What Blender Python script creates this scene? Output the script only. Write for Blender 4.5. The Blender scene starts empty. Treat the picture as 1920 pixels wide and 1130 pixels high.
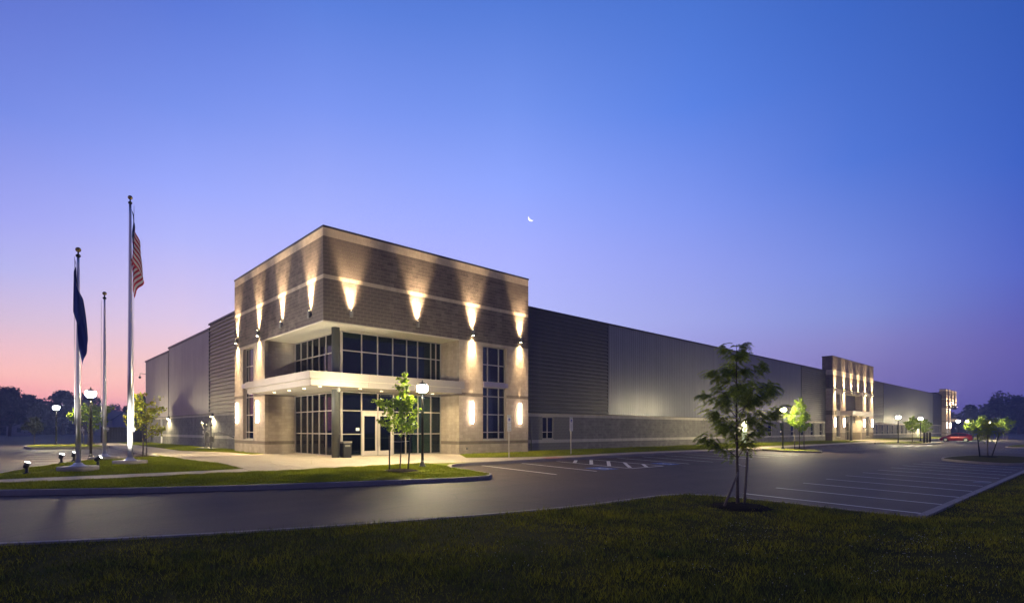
import bpy, bmesh, math, random
import numpy as np
from mathutils import Vector, Matrix
R = math.radians
PI = math.pi
SC = bpy.context.scene
COL = SC.collection

# ------------------------------------------------------------------ camera
CAM = Vector((-11.92, -26.51, 1.5))
FWD = Vector((.6833, .7302, 0)); RGT = Vector((.7302, -.6833, 0))
cd = bpy.data.cameras.new('camera'); cam = bpy.data.objects.new('camera', cd); COL.objects.link(cam)
cam.location = CAM; cam.rotation_euler = (R(90), 0, -math.atan2(.6833, .7302))
cd.sensor_width = 36; cd.lens = 36 * 1034 / 1920; cd.shift_y = 240 / 1920; cd.clip_end = 4000
SC.camera = cam

# ------------------------------------------------------------------ world: dawn sky
w = bpy.data.worlds.new('World'); SC.world = w; w.use_nodes = True
nt = w.node_tree; N = nt.nodes; L = nt.links; N.clear()
def lin(c):
    return tuple((v / 255 / 12.92) if v / 255 <= .04045 else ((v / 255 + .055) / 1.055) ** 2.4 for v in c)
def wn(t, **k):
    n = N.new(t)
    for a, b in k.items(): setattr(n, a, b)
    return n
tc = wn('ShaderNodeTexCoord')
sep = wn('ShaderNodeSeparateXYZ'); L.new(tc.outputs['Generated'], sep.inputs[0])
def dotn(vec):
    n = wn('ShaderNodeVectorMath', operation='DOT_PRODUCT'); n.inputs[1].default_value = vec
    L.new(tc.outputs['Generated'], n.inputs[0]); return n.outputs['Value']
az = wn('ShaderNodeMath', operation='ARCTAN2'); L.new(dotn(RGT), az.inputs[0]); L.new(dotn(FWD), az.inputs[1])
# columns of the dawn sky: azimuth (from north-east glow round to the dark side), colours by picture height
HAZE = .0008
cols = [(-42.9, 1411, [(-60, (120, 110, 165)), (0, (205, 130, 150)), (45, (232, 140, 150)), (65, (240, 158, 156)), (105, (250, 187, 178)), (205, (215, 190, 213)), (305, (182, 181, 236)), (405, (162, 166, 241)), (605, (120, 141, 229)), (805, (100, 121, 211)), (1500, (60, 76, 146)), (3000, (58, 64, 112))]),
        (-31.0, 1206, [(-60, (125, 112, 170)), (0, (210, 140, 165)), (60, (248, 182, 170)), (105, (248, 198, 186)), (205, (222, 200, 228)), (355, (180, 184, 250)), (455, (156, 170, 252)), (605, (122, 147, 236)), (805, (93, 122, 216)), (1500, (60, 76, 146)), (3000, (58, 64, 112))]),
        (-19.2, 1095, [(-60, (125, 112, 170)), (0, (205, 150, 185)), (105, (226, 198, 222)), (205, (206, 198, 245)), (305, (188, 186, 252)), (405, (168, 179, 254)), (605, (125, 151, 241)), (805, (92, 128, 220)), (1500, (60, 76, 146)), (3000, (58, 64, 112))]),
        (0, 1034, [(-60, (115, 110, 170)), (0, (170, 142, 195)), (105, (188, 180, 228)), (205, (184, 188, 248)), (325, (171, 179, 255)), (455, (146, 168, 255)), (605, (116, 148, 238)), (805, (85, 124, 216)), (1500, (60, 76, 146)), (3000, (58, 64, 112))]),
        (18.2, 1088, [(-60, (95, 95, 150)), (0, (130, 112, 175)), (105, (156, 146, 205)), (205, (160, 166, 230)), (305, (148, 160, 238)), (405, (130, 152, 240)), (605, (91, 131, 228)), (805, (75, 117, 210)), (1500, (60, 76, 146)), (3000, (58, 64, 112))]),
        (31.8, 1216, [(-60, (72, 70, 120)), (0, (100, 88, 150)), (105, (126, 116, 176)), (165, (135, 132, 194)), (215, (130, 142, 210)), (305, (120, 140, 222)), (505, (83, 120, 215)), (805, (62, 103, 196)), (1500, (60, 76, 146)), (3000, (58, 64, 112))]),
        (42.9, 1411, [(-60, (52, 52, 100)), (0, (70, 66, 126)), (65, (86, 80, 146)), (155, (99, 92, 166)), (305, (86, 104, 196)), (505, (63, 99, 196)), (805, (52, 91, 181)), (1500, (60, 76, 146)), (3000, (58, 64, 112))]),
        (115, 1034, [(-60, (60, 56, 86)), (0, (88, 80, 122)), (150, (104, 92, 138)), (405, (84, 88, 150)), (805, (62, 80, 150)), (1500, (58, 72, 136)), (3000, (58, 64, 112))])]
def lin(c, z=1):
    g_ = math.exp(.9 * HAZE * min(21 / max(z, .035), 560))      # the air takes this much of the sky again
    return tuple(g_ * ((v / 255 / 12.92) if v / 255 <= .04045 else ((v / 255 + .055) / 1.055) ** 2.4) for v in c)
prev = None
for i, (adeg, hyp, stops) in enumerate(cols):
    rp = wn('ShaderNodeValToRGB'); mr = wn('ShaderNodeMapRange'); mr.inputs[1].default_value = -.1; mr.inputs[2].default_value = 1
    L.new(sep.outputs[2], mr.inputs[0]); L.new(mr.outputs[0], rp.inputs[0])
    el = rp.color_ramp.elements
    while len(el) > 1: el.remove(el[-1])
    for j, (h, c) in enumerate(stops):
        z = h / math.sqrt(hyp * hyp + h * h); p = (z + .1) / 1.1
        e = el[0] if j == 0 else el.new(p)
        e.position = p; e.color = lin(c, z) + (1,)
    if prev is None: prev = rp.outputs[0]
    else:
        m = wn('ShaderNodeMapRange'); m.inputs[1].default_value = R(cols[i-1][0]); m.inputs[2].default_value = R(adeg)
        L.new(az.outputs[0], m.inputs[0])
        mx = wn('ShaderNodeMix', data_type='RGBA'); L.new(m.outputs[0], mx.inputs['Factor'])
        L.new(prev, mx.inputs[6]); L.new(rp.outputs[0], mx.inputs[7]); prev = mx.outputs[2]
    last = rp.outputs[0]
m = wn('ShaderNodeMapRange'); m.interpolation_type = 'SMOOTHSTEP'   # round the back the dawn side fades into the dark side
m.inputs[1].default_value = R(-95); m.inputs[2].default_value = R(-179); L.new(az.outputs[0], m.inputs[0])
mx = wn('ShaderNodeMix', data_type='RGBA'); L.new(m.outputs[0], mx.inputs['Factor']); L.new(prev, mx.inputs[6]); L.new(last, mx.inputs[7])
sky = wn('ShaderNodeTexSky'); sky.sky_type = 'NISHITA'; sky.sun_disc = False; sky.sun_elevation = R(-5); sky.sun_rotation = R(-35)
bg1 = wn('ShaderNodeBackground'); bg1.inputs[1].default_value = 1.0; L.new(mx.outputs[2], bg1.inputs[0])
bg2 = wn('ShaderNodeBackground'); bg2.inputs[1].default_value = .05; L.new(sky.outputs[0], bg2.inputs[0])
ad = wn('ShaderNodeAddShader'); L.new(bg1.outputs[0], ad.inputs[0]); L.new(bg2.outputs[0], ad.inputs[1])
wo = wn('ShaderNodeOutputWorld'); L.new(ad.outputs[0], wo.inputs[0])

SC.view_settings.view_transform = 'Standard'; SC.view_settings.look = 'None'
SC.view_settings.exposure = 0.0; SC.view_settings.gamma = 1; SC.view_settings.use_curve_mapping = False
SC.render.engine = 'CYCLES'
cy = SC.cycles
cy.use_denoising = True; cy.denoiser = 'OPENIMAGEDENOISE'; cy.max_bounces = 6; cy.diffuse_bounces = 3; cy.glossy_bounces = 3
cy.transmission_bounces = 4; cy.transparent_max_bounces = 12; cy.volume_bounces = 1; cy.sample_clamp_indirect = 4; cy.sample_clamp_direct = 0
cy.caustics_reflective = False; cy.caustics_refractive = False; cy.use_light_tree = True
cy.use_adaptive_sampling = True; cy.adaptive_threshold = .015

WARM = (1.0, .70, .38); WARM2 = (1.0, .80, .46); WHITE = (1.0, .84, .50); PINK = (1.0, .66, .48)

# ------------------------------------------------------------------ materials
def mat(name, col, rough=.7, metal=0, spec=.5, var=None, scale=8, bump=0, bscale=40, emit=None, estr=0, island=0, transl=0):
    m = bpy.data.materials.new(name); m.use_nodes = True
    n = m.node_tree.nodes; l = m.node_tree.links; b = n['Principled BSDF']; out = n['Material Output']
    b.inputs['Base Color'].default_value = tuple(col) + (1,)
    b.inputs['Roughness'].default_value = rough; b.inputs['Metallic'].default_value = metal
    b.inputs['Specular IOR Level'].default_value = spec
    t = n.new('ShaderNodeTexCoord')
    src = None
    if var:
        no = n.new('ShaderNodeTexNoise'); no.inputs['Scale'].default_value = scale; no.inputs['Detail'].default_value = 6; no.inputs['Roughness'].default_value = .65
        l.new(t.outputs['Object'], no.inputs['Vector'])
        rp = n.new('ShaderNodeValToRGB'); rp.color_ramp.elements[0].position = .32; rp.color_ramp.elements[1].position = .68
        rp.color_ramp.elements[0].color = tuple(var) + (1,); rp.color_ramp.elements[1].color = tuple(col) + (1,)
        l.new(no.outputs[0], rp.inputs[0]); src = rp.outputs[0]
    if island:
        g = n.new('ShaderNodeNewGeometry'); mr = n.new('ShaderNodeMapRange')
        mr.inputs[3].default_value = 1 - island; mr.inputs[4].default_value = 1 + island; l.new(g.outputs['Random Per Island'], mr.inputs[0])
        vm = n.new('ShaderNodeVectorMath'); vm.operation = 'SCALE'; l.new(mr.outputs[0], vm.inputs['Scale'])
        if src is not None: l.new(src, vm.inputs[0])
        else: vm.inputs[0].default_value = col
        src = vm.outputs[0]
    if src is not None: l.new(src, b.inputs['Base Color'])
    if bump:
        nb = n.new('ShaderNodeTexNoise'); nb.inputs['Scale'].default_value = bscale; nb.inputs['Detail'].default_value = 4
        l.new(t.outputs['Object'], nb.inputs['Vector'])
        bp = n.new('ShaderNodeBump'); bp.inputs['Strength'].default_value = bump; bp.inputs['Distance'].default_value = .02
        l.new(nb.outputs[0], bp.inputs['Height']); l.new(bp.outputs[0], b.inputs['Normal'])
    if emit:
        b.inputs['Emission Color'].default_value = tuple(emit) + (1,); b.inputs['Emission Strength'].default_value = estr
    if transl:
        tr = n.new('ShaderNodeBsdfTranslucent'); mxs = n.new('ShaderNodeMixShader'); mxs.inputs[0].default_value = transl
        if src is not None: l.new(src, tr.inputs[0])
        else: tr.inputs[0].default_value = tuple(col) + (1,)
        l.new(b.outputs[0], mxs.inputs[1]); l.new(tr.outputs[0], mxs.inputs[2]); l.new(mxs.outputs[0], out.inputs[0])
    return m
M = {}
M['light'] = mat('buff_block', (.44, .37, .29), .9, var=(.37, .31, .24), scale=2.5, bump=.35, bscale=60, island=.10)
M['dark'] = mat('brown_block', (.145, .118, .104), .9, spec=.3, var=(.100, .082, .074), scale=2.2, bump=.5, bscale=60, island=.22)
M['band'] = mat('taupe_block', (.19, .155, .115), .85, var=(.15, .12, .09), scale=3, bump=.3, bscale=60, island=.10)
M['grey'] = mat('grey_split_block', (.21, .20, .175), .9, var=(.15, .145, .13), scale=2.5, bump=.6, bscale=50, island=.14)
M['white'] = mat('pale_course', (.46, .43, .37), .85, var=(.40, .37, .32), scale=3, bump=.2, bscale=60, island=.06)
M['mortar'] = mat('mortar', (.34, .29, .24), .95, var=(.28, .24, .2), scale=5)
M['mortar_l'] = mat('mortar_pale', (.30, .255, .20), .95, var=(.25, .21, .17), scale=5)
M['mortar_g'] = mat('mortar_grey', (.26, .25, .22), .95)
M['cap'] = mat('dark_coping', (.035, .035, .045), .45, metal=.6)
M['char'] = mat('charcoal_ribbed_metal', (.062, .062, .070), .5, metal=.3, var=(.054, .054, .062), scale=.7)
M['silver'] = mat('silver_ribbed_metal', (.185, .19, .20), .42, metal=.45, var=(.165, .17, .18), scale=.5)
M['taupem'] = mat('taupe_ribbed_metal', (.28, .265, .27), .45, metal=.35, var=(.24, .225, .23), scale=.5)
M['ribd'] = mat('taupe_louvre_metal', (.20, .175, .15), .5, metal=.3, var=(.17, .15, .13), scale=.7)
M['trim'] = mat('dark_trim', (.05, .048, .055), .5, metal=.3)
M['fascia'] = mat('brushed_aluminium', (.34, .305, .28), .45, metal=.35, var=(.31, .28, .26), scale=1.5)
M['fascia2'] = mat('blue_grey_metal', (.30, .27, .36), .4, metal=.4)
M['alu'] = mat('anodised_frame', (.42, .385, .33), .4, metal=.35)
M['door'] = mat('aluminium_door', (.60, .54, .46), .4, metal=.3)
M['soffit'] = mat('soffit_paint', (.62, .56, .42), .8, var=(.58, .52, .39), scale=1)
M['column'] = mat('dark_column_paint', (.085, .09, .085), .42, metal=.3, var=(.075, .08, .075), scale=3)
M['black'] = mat('black_metal', (.02, .02, .02), .45, metal=.4)
M['pole'] = mat('satin_aluminium_pole', (.62, .62, .64), .3, metal=.85)
M['gold'] = mat('gold_ball', (.30, .20, .07), .35, metal=.7)
M['asphalt'] = mat('asphalt', (.080, .056, .046), .70, spec=.35, var=(.064, .046, .039), scale=.35, bump=.5, bscale=120)
def asphalt_wear(m):
    n = m.node_tree.nodes; l = m.node_tree.links; b = n['Principled BSDF']; src = b.inputs['Base Color'].links[0].from_socket; t = n.new('ShaderNodeTexCoord')
    def mul(src, fac, lo, hi):
        mr = n.new('ShaderNodeMapRange'); mr.inputs[3].default_value = lo; mr.inputs[4].default_value = hi; l.new(fac, mr.inputs[0])
        v = n.new('ShaderNodeVectorMath'); v.operation = 'SCALE'; l.new(src, v.inputs[0]); l.new(mr.outputs[0], v.inputs['Scale']); return v.outputs[0]
    big = n.new('ShaderNodeTexNoise'); big.inputs['Scale'].default_value = .11; big.inputs['Detail'].default_value = 5; l.new(t.outputs['Object'], big.inputs[0])
    src = mul(src, big.outputs[0], .40, 1.60)
    mp = n.new('ShaderNodeMapping'); mp.inputs['Scale'].default_value = (.05, .9, 1); mp.inputs['Rotation'].default_value = (0, 0, .12); l.new(t.outputs['Object'], mp.inputs[0])
    tr = n.new('ShaderNodeTexNoise'); tr.inputs['Scale'].default_value = 1.0; tr.inputs['Detail'].default_value = 3; l.new(mp.outputs[0], tr.inputs[0])
    src = mul(src, tr.outputs[0], .60, 1.40)                                   # tyre-worn lanes
    vo = n.new('ShaderNodeTexVoronoi'); vo.inputs['Scale'].default_value = .42; l.new(t.outputs['Object'], vo.inputs[0])
    st_ = n.new('ShaderNodeMapRange'); st_.inputs[1].default_value = .03; st_.inputs[2].default_value = .13; l.new(vo.outputs['Distance'], st_.inputs[0])
    src = mul(src, st_.outputs[0], .72, 1.0)                                   # oil spots
    nz = n.new('ShaderNodeTexNoise'); nz.inputs['Scale'].default_value = .5; nz.inputs['Detail'].default_value = 5; l.new(t.outputs['Object'], nz.inputs[0])
    wa = n.new('ShaderNodeVectorMath'); wa.operation = 'ADD'; l.new(t.outputs['Object'], wa.inputs[0]); l.new(nz.outputs['Color'], wa.inputs[1])
    cr = n.new('ShaderNodeTexVoronoi'); cr.feature = 'DISTANCE_TO_EDGE'; cr.inputs['Scale'].default_value = .11; l.new(wa.outputs[0], cr.inputs[0])
    cm_ = n.new('ShaderNodeMapRange'); cm_.inputs[1].default_value = .0; cm_.inputs[2].default_value = .004; l.new(cr.outputs['Distance'], cm_.inputs[0])
    src = mul(src, cm_.outputs[0], .55, 1.0)                                   # hairline cracks
    fi = n.new('ShaderNodeTexNoise'); fi.inputs['Scale'].default_value = 22; fi.inputs['Detail'].default_value = 2; l.new(t.outputs['Object'], fi.inputs[0])
    src = mul(src, fi.outputs[0], .6, 1.4)
    l.new(src, b.inputs['Base Color'])
asphalt_wear(M['asphalt'])
def streaks(m, a, b_):
    n = m.node_tree.nodes; l = m.node_tree.links; b = n['Principled BSDF']; src = b.inputs['Base Color'].links[0].from_socket; t = n.new('ShaderNodeTexCoord')
    mp = n.new('ShaderNodeMapping'); mp.inputs['Scale'].default_value = (1.6, 1.6, .10); l.new(t.outputs['Object'], mp.inputs[0])
    no = n.new('ShaderNodeTexNoise'); no.inputs['Scale'].default_value = 1; no.inputs['Detail'].default_value = 6; l.new(mp.outputs[0], no.inputs[0])
    mr = n.new('ShaderNodeMapRange'); mr.inputs[1].default_value = .3; mr.inputs[2].default_value = .7; mr.inputs[3].default_value = a; mr.inputs[4].default_value = b_; l.new(no.outputs[0], mr.inputs[0])
    v = n.new('ShaderNodeVectorMath'); v.operation = 'SCALE'; l.new(src, v.inputs[0]); l.new(mr.outputs[0], v.inputs['Scale']); l.new(v.outputs[0], b.inputs['Base Color'])
for k_ in ('silver', 'taupem', 'char', 'ribd'): streaks(M[k_], .91, 1.07)
for k_ in ('dark', 'light', 'grey', 'white'): streaks(M[k_], .86, 1.12)
M['concrete'] = mat('concrete', (.46, .395, .30), .9, spec=.2, var=(.40, .34, .255), scale=1.1, bump=.2, bscale=80)
M['kerb'] = mat('kerb_concrete', (.34, .305, .27), .9, spec=.2, var=(.26, .235, .21), scale=1.6, bump=.3, bscale=60)
M['paint'] = mat('white_road_paint', (.82, .80, .76), .7, var=(.62, .60, .56), scale=2.2)
M['blue'] = mat('blue_road_paint', (.04, .12, .42), .7, var=(.05, .10, .30), scale=5)
M['rampred'] = mat('red_tactile', (.42, .17, .12), .8)
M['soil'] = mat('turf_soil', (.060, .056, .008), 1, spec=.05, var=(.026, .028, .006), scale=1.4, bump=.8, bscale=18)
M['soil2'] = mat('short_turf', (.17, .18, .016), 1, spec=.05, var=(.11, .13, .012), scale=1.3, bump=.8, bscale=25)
M['field'] = mat('meadow', (.045, .055, .028), .95, var=(.03, .038, .02), scale=.05, bump=.4, bscale=2)
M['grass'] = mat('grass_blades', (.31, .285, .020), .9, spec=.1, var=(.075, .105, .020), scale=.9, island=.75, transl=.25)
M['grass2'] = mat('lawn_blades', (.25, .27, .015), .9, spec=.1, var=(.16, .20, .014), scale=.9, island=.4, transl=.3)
M['clover'] = mat('clover_white', (.55, .55, .5), .9)
M['mulch'] = mat('mulch', (.020, .014, .010), 1, spec=.05, var=(.010, .007, .005), scale=9, bump=1, bscale=25)
M['bark'] = mat('young_bark', (.12, .095, .07), .9, var=(.07, .055, .04), scale=10, bump=.5)
M['stake'] = mat('weathered_stake', (.17, .14, .12), .85, var=(.11, .09, .08), scale=6)
M['leaf'] = mat('maple_leaf', (.20, .29, .022), .6, var=(.14, .22, .018), scale=3, island=.35, transl=.45)
M['leafl'] = mat('locust_leaf', (.30, .37, .06), .8, spec=.1, var=(.20, .27, .045), scale=3, island=.4, transl=.5)
M['leafred'] = mat('turning_leaf', (.24, .34, .03), .6, var=(.36, .30, .03), scale=2.5, island=.35, transl=.45)
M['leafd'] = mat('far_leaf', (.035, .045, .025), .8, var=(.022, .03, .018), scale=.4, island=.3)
M['house'] = mat('far_house_wall', (.30, .29, .32), .8, var=(.26, .25, .28), scale=1)
M['roof'] = mat('far_roof', (.08, .08, .10), .8)
M['wood'] = mat('dark_fence_board', (.06, .055, .05), .9, var=(.045, .04, .038), scale=2)
M['red'] = mat('red_car_paint', (.36, .012, .02), .25, metal=.2, spec=.6)
M['carglass'] = mat('car_glass', (.02, .025, .03), .08, spec=.8)
M['tyre'] = mat('tyre_rubber', (.015, .015, .015), .8)
M['rim'] = mat('alloy_rim', (.55, .54, .52), .35, metal=.7)
M['hl'] = mat('headlight_glass', (.6, .6, .6), .15)
M['tl'] = mat('tail_light_glass', (.3, .03, .04), .2)
M['signw'] = mat('sign_white', (.62, .61, .60), .5)
M['signg'] = mat('sign_grey_green', (.25, .32, .30), .5)
M['signb'] = mat('sign_blue', (.02, .04, .30), .5)
M['galv'] = mat('galvanised_post', (.50, .46, .42), .5, metal=.4)
M['gas'] = mat('gas_pipe_grey', (.20, .19, .17), .6, metal=.2)
M['meterw'] = mat('meter_plate', (.6, .58, .5), .6)
M['fr'] = mat('flag_red', (.34, .02, .035), .85, spec=.1, transl=.1)
M['fw'] = mat('flag_white', (.46, .44, .42), .85, spec=.1, transl=.1)
M['fb'] = mat('flag_navy', (.012, .018, .08), .9, spec=.1, transl=.05)
M['st'] = mat('state_flag_blue', (.02, .03, .15), .9, spec=.1, transl=.1)
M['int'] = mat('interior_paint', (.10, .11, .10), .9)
M['curtain'] = mat('interior_blind', (.62, .72, .64), .8)
M['letters'] = mat('white_letters', (.8, .78, .74), .6)
M['globe'] = mat('lit_lamp_globe', (.8, .8, .8), .5, emit=WHITE, estr=1650)
M['lens'] = mat('lit_warm_lens', (.8, .8, .8), .5, emit=WARM2, estr=80)
M['bar'] = mat('lit_sconce_tube', (.8, .8, .8), .5, emit=(1, .74, .55), estr=44)
M['disc'] = mat('lit_downlight', (.8, .8, .8), .5, emit=WARM2, estr=14)
M['flood'] = mat('lit_flood_glass', (.8, .8, .8), .5, emit=(1, .93, .82), estr=60)
M['moon'] = mat('moonlit_crescent', (.8, .8, .8), .5, emit=(1, .95, .88), estr=1.6)
# tinted window glass: reflects by angle, lets a little light through
g = bpy.data.materials.new('tinted_glass'); g.use_nodes = True; n = g.node_tree.nodes; l = g.node_tree.links; n.clear()
gl = n.new('ShaderNodeBsdfGlossy'); gl.inputs[0].default_value = (.85, .9, 1, 1); gl.inputs[1].default_value = .02
tp = n.new('ShaderNodeBsdfTransparent'); tp.inputs[0].default_value = (.42, .52, .46, 1)
fr = n.new('ShaderNodeFresnel'); fr.inputs[0].default_value = 1.52
ms = n.new('ShaderNodeMixShader'); o = n.new('ShaderNodeOutputMaterial')
l.new(fr.outputs[0], ms.inputs[0]); l.new(tp.outputs[0], ms.inputs[1]); l.new(gl.outputs[0], ms.inputs[2]); l.new(ms.outputs[0], o.inputs[0])
M['glass'] = g

# ------------------------------------------------------------------ helpers
def tag(o, label=None, cat=None, group=None, kind=None):
    if label: o['label'] = label
    if cat: o['category'] = cat
    if group: o['group'] = group
    if kind: o['kind'] = kind
    return o
def empty(name, loc, label, cat, group=None):
    o = bpy.data.objects.new(name, None); COL.objects.link(o); o.location = loc; o.empty_display_size = .3
    return tag(o, label, cat, group)
def origin(p):
    v = Vector((0, 0, 0))
    while p is not None: v = v + p.location; p = p.parent
    return v
class MB:
    def __init__(s): s.v = []; s.f = []; s.m = []; s.mi = 0; s.sm = []
    def quad(s, *p, smooth=False):
        k = len(s.v); s.v += [tuple(q) for q in p]; s.f.append(tuple(range(k, k + len(p)))); s.m.append(s.mi); s.sm.append(smooth)
    def box(s, x0, x1, y0, y1, z0, z1):
        k = len(s.v)
        s.v += [(x0,y0,z0),(x1,y0,z0),(x1,y1,z0),(x0,y1,z0),(x0,y0,z1),(x1,y0,z1),(x1,y1,z1),(x0,y1,z1)]
        for f in ((0,3,2,1),(4,5,6,7),(0,1,5,4),(1,2,6,5),(2,3,7,6),(3,0,4,7)):
            s.f.append(tuple(k + i for i in f)); s.m.append(s.mi); s.sm.append(False)
        return s
    def tube(s, pts, rad, n=10, cap=True):
        pts = [Vector(p) for p in pts]
        if not isinstance(rad, (list, tuple)): rad = [rad] * len(pts)
        k = len(s.v); up = None
        for i, p in enumerate(pts):
            d = (pts[min(i + 1, len(pts) - 1)] - pts[max(i - 1, 0)])
            d = d.normalized() if d.length > 1e-9 else Vector((0, 0, 1))
            if up is None: up = Vector((1, 0, 0)) if abs(d.z) > .7 else Vector((0, 0, 1))
            a = d.cross(up).normalized(); b = a.cross(d).normalized(); up = b
            for j in range(n):
                t = 2 * PI * j / n; s.v.append(tuple(p + (a * math.cos(t) + b * math.sin(t)) * rad[i]))
        for i in range(len(pts) - 1):
            for j in range(n):
                s.f.append((k + i*n + j, k + i*n + (j+1) % n, k + (i+1)*n + (j+1) % n, k + (i+1)*n + j)); s.m.append(s.mi); s.sm.append(True)
        if cap:
            s.f.append(tuple(k + j for j in reversed(range(n)))); s.m.append(s.mi); s.sm.append(False)
            s.f.append(tuple(k + (len(pts)-1)*n + j for j in range(n))); s.m.append(s.mi); s.sm.append(False)
        return s
    def lathe(s, c, prof, n=20):   # prof: (radius, z)
        k = len(s.v)
        for r, z in prof:
            for j in range(n):
                t = 2 * PI * j / n; s.v.append((c[0] + r * math.cos(t), c[1] + r * math.sin(t), c[2] + z))
        for i in range(len(prof) - 1):
            for j in range(n):
                s.f.append((k + i*n + j, k + i*n + (j+1) % n, k + (i+1)*n + (j+1) % n, k + (i+1)*n + j)); s.m.append(s.mi); s.sm.append(True)
        s.f.append(tuple(k + j for j in reversed(range(n)))); s.m.append(s.mi); s.sm.append(False)
        s.f.append(tuple(k + (len(prof)-1)*n + j for j in range(n))); s.m.append(s.mi); s.sm.append(False)
        return s
    def prism(s, poly, z0, z1):    # ccw polygon
        k = len(s.v); n = len(poly)
        s.v += [(x, y, z0) for x, y in poly] + [(x, y, z1) for x, y in poly]
        s.f.append(tuple(k + i for i in reversed(range(n)))); s.f.append(tuple(k + n + i for i in range(n)))
        for i in range(n): s.f.append((k + i, k + (i+1) % n, k + n + (i+1) % n, k + n + i))
        s.m += [s.mi] * (n + 2); s.sm += [False] * (n + 2)
        return s
    def build(s, name, mats, parent=None, kind=None):
        if not isinstance(mats, (list, tuple)): mats = [mats]
        off = origin(parent) if parent is not None else Vector((0, 0, 0))
        me = bpy.data.meshes.new(name)
        me.from_pydata([(x - off.x, y - off.y, z - off.z) for x, y, z in s.v], [], s.f)
        for m_ in mats: me.materials.append(m_)
        me.polygons.foreach_set('material_index', s.m); me.polygons.foreach_set('use_smooth', s.sm); me.update()
        o = bpy.data.objects.new(name, me); COL.objects.link(o)
        if parent is not None: o.parent = parent
        if kind: o['kind'] = kind
        return o
def box(name, m, p, *a, **k): return MB().box(*a).build(name, m, p, **k)
def copy_tree(o, parent=None):
    c = o.copy(); COL.objects.link(c); c.parent = parent
    for ch in o.children: copy_tree(ch, c)
    return c
def light(kind, name, loc, power, color, parent=None, direction=(0, 0, -1), size=60, blend=1, radius=.04):
    d = bpy.data.lights.new(name, kind); d.energy = power; d.color = color
    if kind != 'SUN': d.shadow_soft_size = radius
    if kind == 'SPOT': d.spot_size = R(size); d.spot_blend = blend
    o = bpy.data.objects.new(name, d); COL.objects.link(o)
    o.location = Vector(loc) - (origin(parent) if parent is not None else Vector((0, 0, 0)))
    o.rotation_euler = Vector(direction).to_track_quat('-Z', 'Y').to_euler()
    if parent is not None: o.parent = parent
    return o
def np_mesh(name, verts, tris, m, parent=None, kind=None, smooth=False):
    me = bpy.data.meshes.new(name); nv = len(verts); nf = len(tris); k = tris.shape[1]
    me.vertices.add(nv); me.vertices.foreach_set('co', verts.astype(np.float32).ravel())
    me.loops.add(nf * k); me.loops.foreach_set('vertex_index', tris.astype(np.int32).ravel())
    me.polygons.add(nf); me.polygons.foreach_set('loop_start', np.arange(0, nf * k, k, dtype=np.int32))
    try: me.polygons.foreach_set('loop_total', np.full(nf, k, dtype=np.int32))
    except Exception: pass
    me.update(calc_edges=True); me.materials.append(m)
    o = bpy.data.objects.new(name, me); COL.objects.link(o)
    if parent is not None: o.parent = parent
    if kind: o['kind'] = kind
    return o

# ------------------------------------------------------------------ ground
def clamp(a, b, c): return max(b, min(c, a))
def G(x, y):    # paved ground falls away from the building and slightly to the east
    return -.13 + .03 * max(min(y, 0), -24) - .0012 * clamp(x, 0, 240) + .1 * clamp((-x - 4) / 8, 0, 1) * clamp((y + 6) / 8, 0, 1)
def Gv(x, y):
    return -.13 + .03 * np.clip(y, -24, 0) - .0012 * np.clip(x, 0, 240) + .1 * np.clip((-x - 4) / 8, 0, 1) * np.clip((y + 6) / 8, 0, 1)
def sheet(name, poly, off, m, parent=None, kind=None, cell=2.0, skirt=0, m2=None):
    bm = bmesh.new()
    vs = [bm.verts.new((x, y, 0)) for x, y in poly]; f = bm.faces.new(vs)
    bm.normal_update()
    if f.normal.z < 0: f.normal_flip()
    bmesh.ops.triangulate(bm, faces=bm.faces[:])
    xs = [p[0] for p in poly]; ys = [p[1] for p in poly]
    if max(xs) - min(xs) > cell:
        k = math.floor(min(xs) / cell) + 1
        while k * cell < max(xs):
            bmesh.ops.bisect_plane(bm, geom=bm.verts[:] + bm.edges[:] + bm.faces[:], plane_co=(k*cell, 0, 0), plane_no=(1, 0, 0)); k += 1
    if max(ys) - min(ys) > cell:
        k = math.floor(min(ys) / cell) + 1
        while k * cell < max(ys):
            bmesh.ops.bisect_plane(bm, geom=bm.verts[:] + bm.edges[:] + bm.faces[:], plane_co=(0, k*cell, 0), plane_no=(0, 1, 0)); k += 1
    for v in bm.verts: v.co.z = G(v.co.x, v.co.y) + off
    if skirt:
        be = [e for e in bm.edges if len(e.link_faces) == 1]
        for e in be:
            a, b = e.verts
            if e.link_loops[0].vert == b: a, b = b, a
            c = bm.verts.new((b.co.x, b.co.y, b.co.z - skirt)); d = bm.verts.new((a.co.x, a.co.y, a.co.z - skirt))
            fa = bm.faces.new((b, a, d, c)); fa.material_index = 0
    me = bpy.data.meshes.new(name); bm.to_mesh(me); bm.free(); me.materials.append(m)
    o = bpy.data.objects.new(name, me); COL.objects.link(o)
    if parent is not None: o.parent = parent
    if kind: o['kind'] = kind
    return o
def offset_line(pts, d):   # shift polyline to its left by d
    out = []
    for i, p in enumerate(pts):
        a = Vector(pts[max(i-1, 0)]); b = Vector(pts[min(i+1, len(pts)-1)]); t = (b - a); t = t.normalized()
        out.append((p[0] - t.y * d, p[1] + t.x * d))
    return out
def resample(pts, step):
    out = [tuple(pts[0])]; acc = 0
    for a, b in zip(pts[:-1], pts[1:]):
        a = Vector(a); b = Vector(b); Ls = (b - a).length; t = step - acc
        while t < Ls: out.append(tuple(a + (b - a) * (t / Ls))); t += step
        acc = Ls - (t - step)
        if (b - a).length and (Vector(out[-1]) - b).length > .25 * step and False: pass
    if (Vector(out[-1]) - Vector(pts[-1])).length > .05: out.append(tuple(pts[-1]))
    return out
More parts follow.
